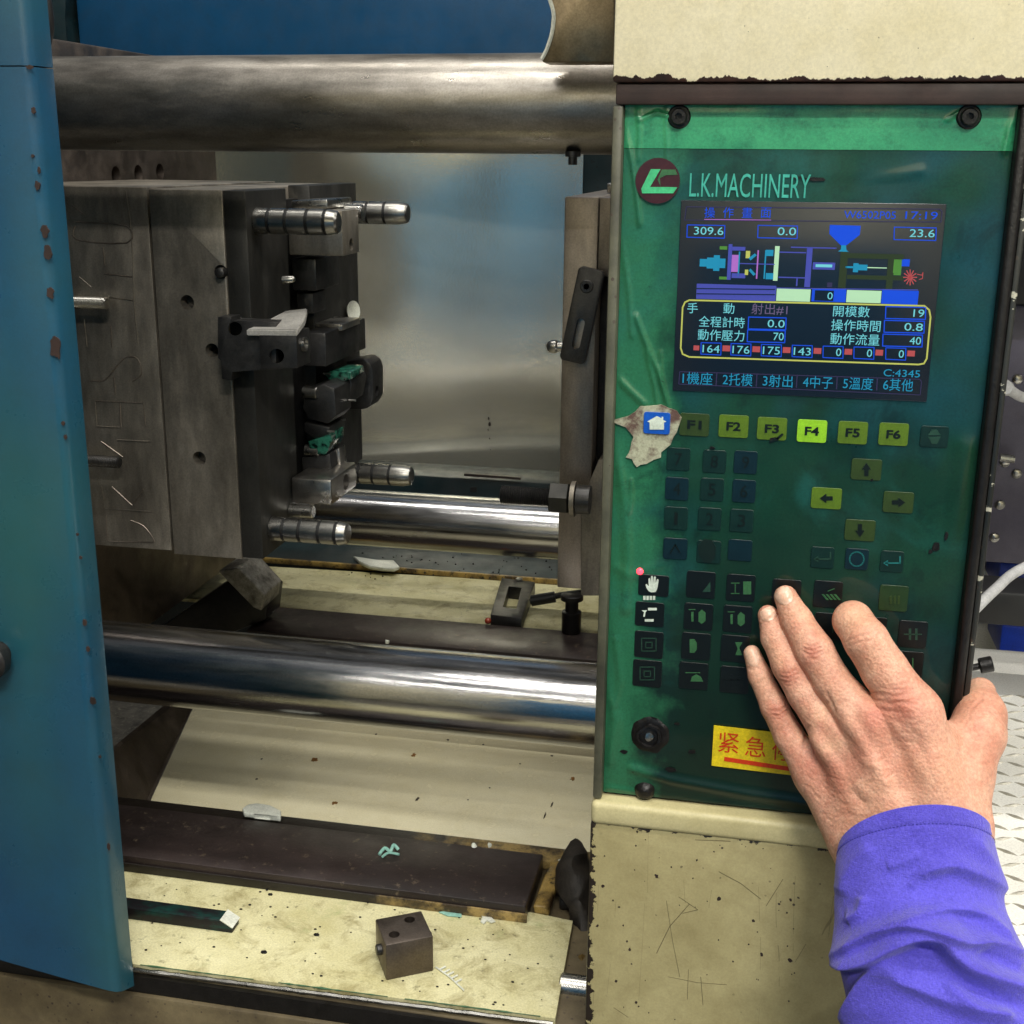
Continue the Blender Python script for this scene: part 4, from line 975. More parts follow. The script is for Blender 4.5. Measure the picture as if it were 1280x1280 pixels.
# ================================================================ control cabinet
yf = 0.738
xl = at(768, 150, Y=yf).x; xl2 = at(740, 1060, Y=yf).x
xr = at(1277, 240, Y=yf).x; xr2 = at(1208, 860, Y=yf).x
print('cab', xl, xl2, xr, xr2)
XL = (xl+xl2)/2; XR = (xr+xr2)/2+.001
zc0 = at(1000, 103, Y=yf).z          # lower edge of the top cover
zc1 = at(900, 1028, Y=yf).z; 
cab = thing('control_cabinet', 'cream control cabinet with a green membrane panel, lit screen and key rows', 'control cabinet', (.06, .83, .5))
obj('upper_cover', box((XL-.001, yf-.004, zc0), (.6, .93, zc0+.42), .0018), M['cream_chipped'], cab, origin=(XL, yf, zc0), label='cream top cover with a ragged rusty lower edge')
def zlow(x): return zc1
obj('lower_cover', box((XL-.0015, yf-.003, .35), (XR+.002, .93, at(900, 1046, Y=yf-.003).z), .0022), M['cream_low'], cab, origin=(XL, yf, at(900, 1046, Y=yf-.003).z), label='scratched cream lower cover')
zlp = at(900, 1046, Y=yf).z
obj('cover_lip', box((XL-.0015, yf-.0045, zlp+.0006), (XR+.002, .92, at(900, 1016, Y=yf).z), .0042, 4), M['cream'], cab, label='bright rounded lip under the panel')
zp1 = at(900, 131, Y=YP).z; zp0 = at(880, 1003, Y=YP).z
obj('rusty_recess', box((XL+.0008, yf-.0015, at(1000, 131, Y=yf).z), (.6, .92, zc0-.0004), .001), M['rust'], cab, label='bare rusty strip over the panel')
obj('back_case', box((XL+.003, YP+.004, zlp), (XR-.002, .925, zc0+.02)), M['rust'], cab)
obj('side_frame', box((XL-.0008, yf-.0008, at(900, 1016, Y=yf).z+.0005), (XL+.0052, .92, at(1000, 131, Y=yf).z-.0004), .0016), paint('frame_paint', lin(92, 92, 76), lin(44, 44, 38), .4, 20, grime=.9).m, cab, label='narrow grey left frame')
n = paint('worn_dark_frame', lin(34, 36, 34), lin(18, 20, 18), .35, 20, grime=.8)
src = n.b.inputs['Base Color'].links[0].from_socket
n.color(n.mix(n.math('GREATER_THAN', n.noise(130, 4, .7, (.4, .4, 1)), .61), src, lin(168, 166, 150)))
obj('side_frame', box((XR-.0075, yf-.0012, at(900, 1016, Y=yf).z+.0005), (XR-.0012, .92, at(1000, 131, Y=yf).z-.0004), .0022, 3), M['black'], cab, label='dark right frame')
obj('side_frame', box((XR-.001, yf+.0006, at(900, 1016, Y=yf).z+.0005), (XR+.0025, .92, at(1000, 131, Y=yf).z-.0004), .001), n.m, cab, label='outer right edge chipped to bare metal')
yq = yf-.0031
bm = bmesh.new()
Q4 = lambda L: [(740+x/2.207, 700+y/2.207) for x, y in L]
for L, w in (([(205, 940), (222, 1050), (242, 1150)], .0004), ([(178, 1085), (215, 1010), (268, 950)], .0006), ([(210, 1150), (290, 1166), (372, 1172)], .0004), ([(350, 860), (410, 892), (465, 935)], .0006), ([(527, 880), (480, 955)], .0005),
             ([(266, 1130), (263, 1212)], .0005), ([(300, 1150), (306, 1228)], .0005), ([(285, 772), (382, 776)], .0006), ([(240, 930), (292, 965), (250, 975)], .0005), ([(60, 1235), (100, 1262)], .0004), ([(590, 1060), (560, 1110)], .0003)):
    add_line(bm, Q4(L), w*.8, yq, .0002)
o = obj('scratches', bm, M['scratch'], cab); o['kind'] = 'stuff'
rnd = random.Random(21)
bm = bmesh.new()
for x, y, r in [(350, 935, 2.6), (178, 872, 2.6), (547, 1106, 3.2), (104, 1075, 2.2), (468, 1088, 2.4), (445, 995, 2.2), (335, 752, 3), (265, 738, 3.2), (15, 1010, 2), (66, 1162, 2), (122, 1220, 2), (548, 938, 2), (30, 900, 2)]+[(rnd.uniform(20, 560), rnd.uniform(770, 1270), rnd.uniform(.6, 1.3)) for _ in range(40)]:
    (x, y), = Q4([(x, y)]); c_ = at(x, y, Y=yq); kk = r*.00048
    add_prism(bm, [c_+Vector((math.cos(a_), 0, math.sin(a_)*1.2))*kk*(1+.35*rnd.uniform(-1, 1)) for a_ in [2*PI*q/9 for q in range(9)]], (0, .0002, 0))
o = obj('paint_chips', bm, M['rust'], cab); o['kind'] = 'stuff'
# ================================================================ control panel (membrane, screen, keys)
pan = cab
ztop = zp1
zh = at(1000, 187, Y=YP).z
xa, xb = XL+.0054, XR-.0077
# the film: wrinkled sheet; ridges given along photo paths, height in mm
RID = [([(778, 140), (784, 175), (790, 200), (796, 240), (800, 280)], 2.6, 1.0), ([(797, 132), (800, 165), (798, 200)], 2.4, .7), ([(776, 300), (786, 360), (790, 420)], 3, .6),
       ([(800, 150), (822, 140), (848, 150)], 2.6, .7), ([(832, 133), (834, 190), (833, 250)], 1.8, .5), ([(1255, 190), (1262, 160), (1275, 135)], 3.4, 1.0), ([(1185, 150), (1198, 140), (1212, 136)], 2.6, .6),
       ([(795, 395), (808, 430), (822, 462), (834, 500), (838, 520)], 2.8, 1.1), ([(770, 470), (790, 490), (806, 505)], 3.6, .8), ([(826, 440), (826, 470), (833, 500)], 2.2, .7), ([(808, 440), (818, 480), (822, 506)], 2.2, .7),
       ([(764, 560), (775, 590), (782, 630), (785, 690), (782, 760)], 7, 1.0), ([(789, 600), (790, 625), (787, 640)], 2, .9), ([(1060, 250), (1100, 226), (1150, 215)], 8, .4),
       ([(756, 860), (770, 900), (762, 950)], 7, 1.0), ([(790, 960), (840, 975), (930, 992), (1020, 1006)], 5, .9), ([(760, 985), (850, 1002), (1000, 1022)], 3.4, .6),
       ([(1208, 560), (1190, 640), (1170, 720)], 14, .9), ([(752, 700), (790, 720), (830, 705)], 6, .5), ([(770, 800), (776, 850), (768, 880)], 4, .6)]
def seg_dist(p, L):
    best = np.full(len(p), 1e9)
    L = np.array(L, float)
    for a, b in zip(L, L[1:]):
        ab = b-a; tt = np.clip(((p-a)@ab)/(ab@ab), 0, 1)
        best = np.minimum(best, np.linalg.norm(p-(a+tt[:, None]*ab), axis=1))
    return best
def sheet(name, x0, x1, z0, z1, nx, nz, m, label=None):
    xs = np.linspace(x0, x1, nx); zs = np.linspace(z0, z1, nz)
    g = np.array([(x, YP, z) for z in zs for x in xs]); px = toPx(g)
    h = np.zeros(len(g))
    for L, w, a in RID: h += 1.6*a*.001*np.exp(-(seg_dist(px, L)/w)**2)
    u = (g[:, 0]-x0)/(x1-x0); edge_ = np.minimum(np.minimum((g[:, 0]-xa), (xb-g[:, 0])), np.minimum(g[:, 2]-zp0, ztop-g[:, 2]))
    for i, p in enumerate(g):
        h[i] += .00055*noise.noise(Vector((p[0]*16, 0, p[2]*13)))+.0004*noise.noise(Vector((p[0]*60, 3, p[2]*22)))*math.exp(-max(p[0]-xa, 0)/.03)
    # quiet where keys and the screen stand
    quiet = np.clip((px[:, 0]-826)/20, 0, 1)*np.clip((1200-px[:, 0])/20, 0, 1)*np.clip((px[:, 1]-215)/15, 0, 1)*np.clip((960-px[:, 1])/15, 0, 1)
    h = h*(1-.93*quiet)
    h = h*np.clip(edge_/.004, 0, 1)
    g[:, 1] -= np.maximum(h, -.0006)
    faces = [(j*nx+i, j*nx+i+1, (j+1)*nx+i+1, (j+1)*nx+i) for j in range(nz-1) for i in range(nx-1)]
    me = bpy.data.meshes.new(name); me.from_pydata([tuple(v) for v in g], [], faces); me.shade_smooth()
    return obj(name, me, m, pan, origin=(x0, YP, zp1), label=label)
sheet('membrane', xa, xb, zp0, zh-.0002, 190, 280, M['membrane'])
sheet('header_band', xa, xb, zh+.0001, ztop, 190, 44, M['header'], 'lighter green band along the top')
def key(px, py, w, h, m, label, mark=None, mm='ink', YK=YP-.0008, name='key'):
    k = .00048*FPX/1550
    c = at(px, py, Y=YK)
    pr = roundrect(px-w/2, py-h/2, px+w/2, py+h/2, YK, .0014, 3)
    o = obj(name, prism(pr, (0, .0010, 0), .0001, 1), M[m], pan, origin=c, label=label)
    if mark:
        bm = bmesh.new(); mark(bm, px, py, YK-.0003); 
        if len(bm.verts): obj('key_symbol', bm, M[mm], o)
        else: bm.free()
    return o
def tx(s, w, h, dy=0):
    if s == '1': w *= .5
    return lambda bm, x, y, Y: add_text(bm, s, x-w/2, y-h/2+dy, x+w/2, y+h/2+dy, Y, .03 if s[0] == 'F' else 0)
def poly(bm, P, Y, d=.0002): add_prism(bm, [at(x, y, Y=Y) for x, y in P], (0, d, 0))
def arrow(ang, s=1.0, body=1):
    def f(bm, x, y, Y):
        P = [(-8, -2.6), (0, -2.6), (0, -6), (8.5, 0), (0, 6), (0, 2.6), (-8, 2.6)]
        c_, s_ = math.cos(math.radians(ang)), math.sin(math.radians(ang))
        poly(bm, [(x+(a*c_-b*s_)*s, y+(a*s_+b*c_)*s) for a, b in P], Y)
    return f
def home(bm, x, y, Y):
    poly(bm, [(x-12, y-2), (x, y-9), (x+6, y-6), (x+6, y-8), (x+8, y-8), (x+8, y-4), (x+12, y-2), (x+9, y-1), (x+9, y+8), (x-9, y+8), (x-9, y-1)], Y)
sheet_patch = [(764, 526), (786, 520), (800, 508), (826, 506), (846, 514), (852, 522), (846, 540), (838, 556), (826, 566), (826, 572), (808, 580), (796, 584), (790, 574), (782, 572), (788, 560), (792, 546), (782, 534)]
P = [at(x, y, Y=YP-.0018) for x, y in sheet_patch]
P = [p for i in range(len(P)) for p in (P[i], P[i].lerp(P[(i+1) % len(P)], .5)+Vector((noise.noise(P[i]*90)*.0015, 0, noise.noise(P[i]*70)*.0015)))]
obj('torn_patch', prism(P, (0, .0022, 0)), M['backing'], pan, label='torn film showing the grey backing round the blue key')
key(821, 529, 33, 27, 'key_blue', 'bright blue key with a white house, uncovered by torn film', home, 'white', YP-.0030)
for (x, y, s, m, lb) in ((868, 531, 'F1', 'key_olive', 'dim olive key F1'), (917, 533, 'F2', 'key_yellow', 'yellow green key F2'), (965, 536, 'F3', 'key_yellow', 'yellow green key F3'),
      (1015, 539, 'F4', 'key_bright', 'bright green key F4, the brightest of the row'), (1066, 541, 'F5', 'key_yellow', 'yellow green key F5'), (1117, 543, 'F6', 'key_yellow', 'yellow green key F6')):
    key(x, y, 37, 28, m, lb, tx(s, 18, 11))
def grip(bm, x, y, Y):
    for a in range(2): poly(bm, [(x-8, y-1+a*2-1), (x-8+5, y-9+a*18), (x+3, y-9+a*18), (x+8, y-1+a*2-1)], Y)
key(1168, 546, 35, 26, 'key_num', 'dark teal key right of F6', grip, 'ink_dim')
for (x, y, s, m) in ((848, 574, '7', 'key_num'), (893, 577, '8', 'key_num'), (932, 578, '9', 'key_navy'), (846, 611, '4', 'key_navy'), (890, 612, '5', 'key_num'), (930, 614, '6', 'key_navy'),
      (845, 648, '1', 'key_num'), (887, 649, '2', 'key_num'), (927, 651, '3', 'key_num')):
    key(x, y, 29, 28, m, 'faded dark number key '+s, tx(s, 9, 15))
key(844, 686, 30, 26, 'key_navy', 'blue key under number one', lambda bm, x, y, Y: add_line(bm, [(x-6, y+5), (x, y-5), (x+6, y+5)], .0008, Y))
key(886, 690, 30, 28, 'key_num', 'grimy dark key under number two', lambda bm, x, y, Y: poly(bm, [(x-14, y-8), (x-6, y-16), (x+4, y-15), (x+9, y-6), (x+8, y+6), (x+2, y+14), (x-6, y+13), (x-12, y+4)], Y), 'grimy_ink')
key(925, 688, 30, 26, 'key_navy', 'blank blue key under number three')
for (x, y, a, m, lb) in ((1083, 587, -90, 'key_olive', 'olive key with up arrow'), (1033, 623, 180, 'key_yellow', 'yellow green key with left arrow'), (1123, 628, 0, 'key_olive', 'olive key with right arrow'), (1075, 663, 90, 'key_olive', 'olive key with down arrow')):
    key(x, y, 38, 26, m, lb, arrow(a))
def ret(bm, x, y, Y): add_line(bm, [(x+10, y-6), (x+10, y+2), (x-8, y+2)], .0009, Y); poly(bm, [(x-11, y+2), (x-5, y-2), (x-5, y+6)], Y)
def circ(bm, x, y, Y):
    L = [(x+9*math.cos(a), y+9*math.sin(a)) for a in [2*PI*i/16 for i in range(17)]]; add_line(bm, L, .0008, Y)
key(1028, 697, 29, 26, 'key_num', 'dark key with return arrow, left of the ring key', ret, 'ink_dim')
key(1071, 699, 29, 26, 'key_navy', 'blue key with ring symbol', circ, 'ink_teal')
key(1115, 702, 29, 26, 'key_num', 'dark key with return arrow, right of the ring key', ret, 'ink_teal')
def clampsym(k):
    def f(bm, x, y, Y):
        if k == 0:   # ramp
            poly(bm, [(x+2, y+9), (x+12, y-4), (x+12, y+9)], Y)
        if k == 1:
            add_line(bm, [(x-12, y-6), (x-2, y-6)], .0006, Y); add_line(bm, [(x-12, y+7), (x-2, y+7)], .0006, Y); add_line(bm, [(x-7, y-6), (x-7, y+7)], .0006, Y); poly(bm, [(x+3, y-8), (x+13, y-8), (x+13, y+8), (x+3, y+8)], Y)
        if k == 2:
            poly(bm, [(x-9, y-6), (x-6, y-6), (x-6, y+6), (x-9, y+6)], Y); poly(bm, [(x, y-5), (x+4, y-9), (x+9, y-5), (x+9, y+5), (x+4, y+9), (x, y+6)], Y); add_line(bm, [(x-12, y-9), (x-4, y-9)], .0005, Y)
        if k == 3:
            poly(bm, [(x-8, y-9), (x-2, y-9), (x+1, y-4), (x+1, y+4), (x-2, y+8), (x-8, y+8)], Y)
        if k == 4:
            poly(bm, [(x, y-8), (x+9, y-8), (x+5, y-1), (x+9, y+8), (x, y+8), (x+3, y)], Y)
        if k == 5:
            poly(bm, [(x-4, y+7), (x-2, y+1), (x+3, y-2), (x+9, y+1), (x+12, y+7)], Y); add_line(bm, [(x-10, y-4), (x+8, y-4)], .0005, Y)
        if k == 6:
            add_line(bm, [(x-9, y-8), (x+9, y-8), (x+9, y+8), (x-9, y+8), (x-9, y-8)], .0006, Y); add_line(bm, [(x-4, y-3), (x+4, y-3), (x+4, y+4), (x-4, y+4), (x-4, y-3)], .0006, Y)
        if k == 7:
            for q in range(4): poly(bm, [(x-8+q*5, y), (x-5+q*5, y), (x+1+q*5, y+7), (x-2+q*5, y+7)], Y)
            add_line(bm, [(x, y-4), (x+8, y-7)], .0005, Y)
        if k == 8:
            add_line(bm, [(x-11, y), (x+11, y)], .0006, Y); poly(bm, [(x-5, y-7), (x-2, y-7), (x-2, y+7), (x-5, y+7)], Y); poly(bm, [(x+3, y-7), (x+6, y-7), (x+6, y+7), (x+3, y+7)], Y)
        if k == 9:
            add_line(bm, [(x+5, y-8), (x+5, y+8)], .0006, Y)
    return f
for (x, y, k, mm, lb) in ((876, 731, 0, 'ink_dim', 'black key with a ramp symbol'), (926, 735, 1, 'ink_green', 'black key with a mould plate symbol'), (983, 741, 9, 'ink_dim', 'black key under the middle fingertip'), (1035, 743, 7, 'ink_green', 'black key with slanted stripes above the fingers'),
      (873, 771, 2, 'ink_green', 'black key with closing mould symbol'), (922, 774, 2, 'ink_green', 'black key with opening mould symbol'), (981, 779, 9, 'ink_dim', 'black key hidden by the middle finger'), (1036, 783, 9, 'ink_dim', 'black key between middle and index finger'),
      (870, 808, 3, 'ink_green', 'black key with pale half round symbol'), (919, 811, 4, 'ink_green', 'black key with pale hourglass symbol'), (867, 845, 5, 'ink_green', 'black key with pale dome symbol'), (918, 850, 8, 'key_black', 'blank black key beside the little finger'),
      (1090, 788, 9, 'ink_dim', 'black key behind the index finger'), (1141, 793, 8, 'ink_dim', 'black key with two plates, at the right edge'), (1136, 831, 9, 'ink_green', 'black key below the two plates key'),
      (811, 806, 6, 'ink_dim', 'black key with nested squares, upper of two'), (809, 842, 6, 'ink_dim', 'black key with nested squares, lowest in its column')):
    key(x, y, 36, 33, 'key_black', lb, clampsym(k), mm)
key(1117, 748, 36, 32, 'key_faded', 'faded olive green key right of the striped key', lambda bm, x, y, Y: [poly(bm, [(x-5+q*5, y-3), (x-2+q*5, y-3), (x-2+q*5, y+7), (x-5+q*5, y+7)], Y) for q in range(3)], 'key_olive')
key(817, 732, 38, 26, 'key_black', 'black key with a white hand')
key(812, 768, 36, 30, 'key_black', 'black key with white bars', lambda bm, x, y, Y: [poly(bm, [(x-2, y-8), (x+9, y-8), (x+9, y-5), (x-2, y-5)], Y), poly(bm, [(x-6, y+6), (x+5, y+6), (x+5, y+9), (x-6, y+9)], Y), poly(bm, [(x-10, y-5), (x-3, y-5), (x-5, y-3), (x-6, y+3), (x-8, y+3), (x-7, y-3)], Y)], 'white')
def handsym(bm, x, y, Y):
    L = [(-5, 9), (-8, 5), (-9, 1), (-8, 0), (-5, 3), (-5.5, -6), (-4.5, -7.5), (-3.3, -6.5), (-2.6, -1.5), (-2.4, -9), (-1, -10.5), (.2, -9), (.4, -1.8), (1.4, -8.6), (2.8, -9.6), (3.9, -8), (3.4, -1), (5, -5.6), (6.4, -6.2), (7.3, -4.6), (6.2, 3), (5.2, 7), (3.5, 10), (-2, 10.5)]
    poly(bm, [(x+a, y+b) for a, b in L], Y)
bm = bmesh.new(); handsym(bm, 816, 730, YP-.0016); obj('hand_symbol', bm, M['white'], pan, label='white raised hand symbol')
bm = bmesh.new()
for q in range(4): poly(bm, [(804+q*4, 745), (807+q*4, 745), (807+q*4, 750), (804+q*4, 750)], YP-.0016)
obj('key_caption', bm, M['white'], pan, label='tiny worn white caption under the hand symbol')
c = at(800, 714, Y=YP); bm = lathe(c, (0, -1, 0), [(0, .0022), (.0008, .0021), (.0014, .0014), (.0017, .0005)], 20)
obj('indicator_light', bm, M['led'], pan, label='small glowing red light', origin=c)
# bolts
for x, y, lb in ((849, 146, 'black socket bolt at the upper left of the panel'), (1211, 146, 'black socket bolt at the upper right of the panel')):
    c = at(x, y, Y=YP)
    me = lathe(c, (0, -1, 0), [(0, .0066), (.0003, .0066), (.0012, .0058), (.0013, .0046), (.0045, .0046), (.0052, .0040)], 36)
    b_ = obj('bolt', cut(me, [lathe(c+Vector((0, -.002, 0)), (0, -1, 0), [(0, .0022), (.006, .0022)], 6)]), M['black'], pan, label=lb, origin=c)
c = at(812, 919, Y=YP)
bm = lathe(c, (0, -1, 0), [(0, .013), (.0012, .011), (.0015, .0085), (.0035, .0082), (.0036, .0065), (.0016, .006), (.0014, .003)], 32); roughen(bm, .0013, 150)
k_ = obj('keyhole_ring', bm, M['black'], pan, label='broken grimy switch hole at the lower left')
obj('core', roughen(lathe(c+Vector((0, -.0010, 0)), (0, -1, 0), [(0, .0034), (.002, .003), (.0024, .001)], 16), .0008, 300), M['steel'], k_)
c = at(806, 988, Y=YP)
bm = lathe(c, (0, -1, 0), [(0, .0068), (.002, .006), (.004, .0042), (.0045, .002)], 24); roughen(bm, .001, 200)
obj('bolt', bm, M['black'], pan, label='gunky bolt at the lower left corner')
# grime smudges
rnd = random.Random(11)
bm = bmesh.new()
for x, y, w, h in ((1170, 684, 5, 7), (1163, 690, 3, 3), (1183, 670, 2.4, 6), (1020, 224, 14, 2.4), (996, 222, 8, 2), (838, 962, 9, 4), (865, 940, 6, 3), (780, 940, 6, 3), (890, 560, 4, 2), (968, 549, 6, 3), (1090, 600, 2, 2), (846, 905, 4, 2)):
    c = at(x, y, Y=YP-.0010 if y > 215 else YP-.0016); r_ = []
    for i in range(14):
        a = 2*PI*i/14; k = .00042*(1+.22*rnd.uniform(-1, 1)); r_.append(c+Vector((w*k*math.cos(a), 0, h*k*math.sin(a))))
    add_prism(bm, r_, (0, .0006, 0))
o = obj('grime_smudges', bm, M['black'], pan); o['kind'] = 'stuff'
bm = bmesh.new(); add_line(bm, [(978, 543), (972, 548), (963, 552)], .0014, YP-.0014); obj('scratch_mark', bm, M['ink'], pan)
# emblem and brand lettering
Ye = YP-.0018
c = at(822, 226, Y=Ye); R_ = .0128
bm = lathe(c, (0, -1, 0), [(0, R_), (.0003, R_)], 48)
em = obj('emblem', bm, M['maroon'], pan, label='round maroon emblem with a slanted green letter mark')
T = lambda L: [(760+x*280/1280, 120+y*280/1280) for x, y in L]
bm = bmesh.new()
poly(bm, T([(245, 418), (300, 418), (240, 520), (300, 520), (345, 520), (396, 522), (372, 556), (195, 556), (190, 530)]), Ye-.0006)
bm2 = bmesh.new(); poly(bm2, T([(308, 420), (385, 420), (398, 450), (330, 452), (296, 470), (300, 515), (283, 478)]), Ye-.0006)
obj('emblem_mark', bm, M['emblem'], em)
obj('faded_mark', bm2, M['ink_green'], em)
bm = bmesh.new(); add_text(bm, 'L.K.MACHINERY', 862, 217, 1013, 247, YP-.0011); obj('brand_lettering', bm, M['brand'], pan, label='pale teal lettering L.K.MACHINERY')
# sticker
Ys = YP-.0016
xs0 = at(891, 930, Y=Ys).x; zs1 = at(893, 907, Y=Ys).z; zs0 = at(889, 957, Y=Ys).z
xs1 = at(1062, 950, Y=Ys).x
st = obj('warning_sticker', prism([Vector((xs0, Ys, zs0)), Vector((xs1, Ys, zs0-.0018)), Vector((xs1, Ys, zs1-.0018)), Vector((xs0, Ys, zs1))], (0, .0006, 0)), M['sticker'], pan, label='yellow sticker with red characters, partly under the hand')
bm = bmesh.new()
for i, ch in enumerate('紧急停止'):
    x0 = 898+i*33.5; y0 = 916+i*5.0
    add_text(bm, ch, x0, y0, x0+26, y0+25, Ys-.0004)
obj('sticker_lettering', bm, M['red'], st)
bm = bmesh.new(); add_line(bm, [(907, 949), (1050, 971)], .0030, Ys-.0004); obj('sticker_underline', bm, M['red'], st)
# ---- screen.  Drawn in its own 1280 x 943 grid
U = lambda u: 820+u*380/1280; V = lambda v: 230+v*280/943
YQ = YP-.0010; YT = YQ-.0003
x0 = (at(U(106), V(72), Y=YQ).x+at(U(70), V(870), Y=YQ).x)/2; x1 = (at(U(1230), V(80), Y=YQ).x+at(U(1135), V(915), Y=YQ).x)/2
z1 = at(U(660), V(76), Y=YQ).z; z0 = at(U(600), V(893), Y=YQ).z
scr = obj('screen', box((x0, YQ, z0), (x1, YQ+.0014, z1), .0004), M['s_bg'], pan, label='lit screen with machine diagram and readings')
def sobj(nm, c, bm): obj(nm, bm, M[c], scr, origin=None)
def st_(c, s, u0, v0, u1, v1):
    bm = bmesh.new(); add_text(bm, s, U(u0), V(v0), U(u1), V(v1), YT); sobj('screen_lettering', c, bm)
def sr(c, u0, v0, u1, v1, d=0):
    bm = bmesh.new(); add_quad(bm, U(u0), V(v0), U(u1), V(v1), YT+.0001-d*.00012, .0001); sobj('diagram_shape', c, bm)
def sl_(c, L, w=.0006, d=0):
    bm = bmesh.new(); add_line(bm, [(U(u), V(v)) for u, v in L], w, YT-d*.0001, .0001); sobj('screen_line', c, bm)
def sbox(c, u0, v0, u1, v1, w=.0005): sl_(c, [(u0, v0), (u1, v0+(u1-u0)*.02), (u1, v1+(u1-u0)*.02), (u0, v1), (u0, v0)], w)
sl_('s_line', [(128, 96), (1195, 106), (1205, 116), (1200, 160), (120, 152), (128, 96)], .0005)
for i, ch in enumerate('操作畫面'): st_('s_blue', ch, 204+i*79, 98, 248+i*79, 143)
sl_('s_mag', [(204, 149), (484, 152)], .0004)
st_('s_blue', 'W6502P05', 792, 114, 1010, 146); st_('s_blue', '17:19', 1050, 116, 1186, 148)
for s, a, b, v, tl in (('309.6', 132, 290, 172, 160), ('0.0', 430, 596, 174, 512), ('23.6', 1004, 1180, 182, 1068)):
    sl_('s_blue', [(a, v), (b, v+3), (b-2, v+56), (a-2, v+52), (a, v)], .0005); st_('s_cyan', s, tl, v+9, b-6, v+42)
# hopper
def sp_(c, L, d=0):
    bm = bmesh.new(); add_prism(bm, [at(U(u), V(v), Y=YT-d*.0001) for u, v in L], (0, .0001, 0)); sobj('diagram_shape', c, bm)
sp_('s_blue', [(732, 172), (862, 176), (858, 214), (802, 258), (778, 258), (730, 210)])
sp_('s_teal', [(780, 258), (800, 258), (802, 278), (812, 286), (766, 284), (778, 276)])
# clamp unit
for u0, v0, u1, v1, c in ((184, 318, 214, 350, 's_teal'), (214, 312, 244, 358, 's_teal'), (242, 302, 268, 368, 's_teal'), (268, 316, 292, 356, 's_teal'),
    (268, 264, 300, 278, 's_green'), (266, 392, 298, 404, 's_green'), (302, 255, 318, 405, 's_purple'), (318, 300, 346, 372, 's_mag'), (318, 266, 376, 282, 's_purple'), (318, 378, 376, 398, 's_purple'),
    (346, 286, 352, 390, 's_teal'), (424, 280, 430, 400, 's_mag'), (456, 280, 462, 400, 's_teal'), (462, 278, 494, 304, 's_teal'), (462, 376, 494, 402, 's_teal'), (497, 262, 516, 408, 's_pale'),
    (378, 283, 396, 314, 's_yell'), (374, 362, 388, 384, 's_yell'), (352, 336, 500, 340, 's_purple'), (516, 286, 632, 291, 's_purple'), (516, 392, 632, 397, 's_purple'), (630, 268, 654, 434, 's_purple'), (568, 266, 760, 271, 's_purple'), (590, 397, 596, 430, 's_purple'),
    (660, 330, 754, 360, 's_purple'), (672, 338, 742, 350, 's_cyan'), (772, 284, 804, 436, 's_olive'), (804, 292, 1044, 314, 's_olive'), (804, 384, 1044, 402, 's_olive'), (972, 314, 1000, 440, 's_olive'), (1002, 312, 1034, 382, 's_green'), (1034, 314, 1068, 344, 's_blue'), (1000, 314, 1020, 372, 's_green'),
    (798, 345, 836, 353, 's_teal'), (830, 332, 852, 370, 's_teal'), (852, 338, 890, 362, 's_teal'), (890, 349, 972, 353, 's_pale'), (720, 414, 742, 434, 's_line')): sr(c, u0, v0+(u0-600)*.006, u1, v1+(u0-600)*.006, (u0*7+v0*3) % 5)
sp_('s_teal', [(390, 312), (416, 292), (424, 300), (398, 322)], 3); sp_('s_teal', [(390, 364), (398, 356), (420, 380), (410, 386)], 3)
for a in range(6):
    aa = a*PI/6; sl_('s_red', [(1070+28*math.cos(aa), 393+32*math.sin(aa)), (1070-28*math.cos(aa), 393-32*math.sin(aa))], .0006)
sl_('s_red', [(1100, 380), (1120, 384), (1124, 372), (1122, 398), (1108, 402)], .0004)
# base strip
sr('s_purple', 170, 424, 505, 488); 
for v in (440, 462): sl_('s_bg', [(172, v), (500, v+4)], .0006, 3)
sr('s_pale', 507, 442, 650, 494); sr('s_blue', 656, 440, 800, 496); sr('s_bg', 668, 448, 748, 492, 4)
bm = bmesh.new(); add_text(bm, '0', U(722), V(456), U(744), V(486), YT-.0007); sobj('screen_lettering', 's_cyan', bm)
sr('s_pale', 802, 448, 948, 500); sr('s_blue', 950, 448, 1104, 506); sl_('s_purple', [(504, 438), (1102, 446)], .0005)
# yellow frame
L = [(140, 489), (1130, 513), (1150, 530), (1156, 560), (1140, 735), (1128, 756), (1105, 760), (140, 728), (112, 716), (104, 690), (112, 520), (122, 498), (140, 489)]
sl_('s_yell', L, .0009)
st_('s_cyan', '手', 132, 500, 176, 544); st_('s_cyan', '動', 284, 502, 330, 546); st_('s_grey', '射出#1', 402, 504, 554, 550)
st_('s_cyan', '全程計時', 180, 558, 374, 604); st_('s_cyan', '動作壓力', 176, 614, 372, 660)
st_('s_cyan', '開模數', 746, 514, 900, 560); st_('s_cyan', '操作時間', 738, 572, 946, 620); st_('s_cyan', '動作流量', 734, 630, 942, 678)
for s, a, b, v, tl, c in (('0.0', 390, 548, 560, 470, 0), ('70', 386, 544, 614, 494, 0), ('19', 968, 1136, 516, 1084, 0), ('0.8', 962, 1130, 574, 1046, 0), ('40', 956, 1122, 632, 1068, 0)):
    sl_('s_blue', [(a, v), (b, v+4), (b-2, v+54), (a-2, v+50), (a, v)], .0006); st_('s_cyan', s, tl, v+12, b-6, v+44)
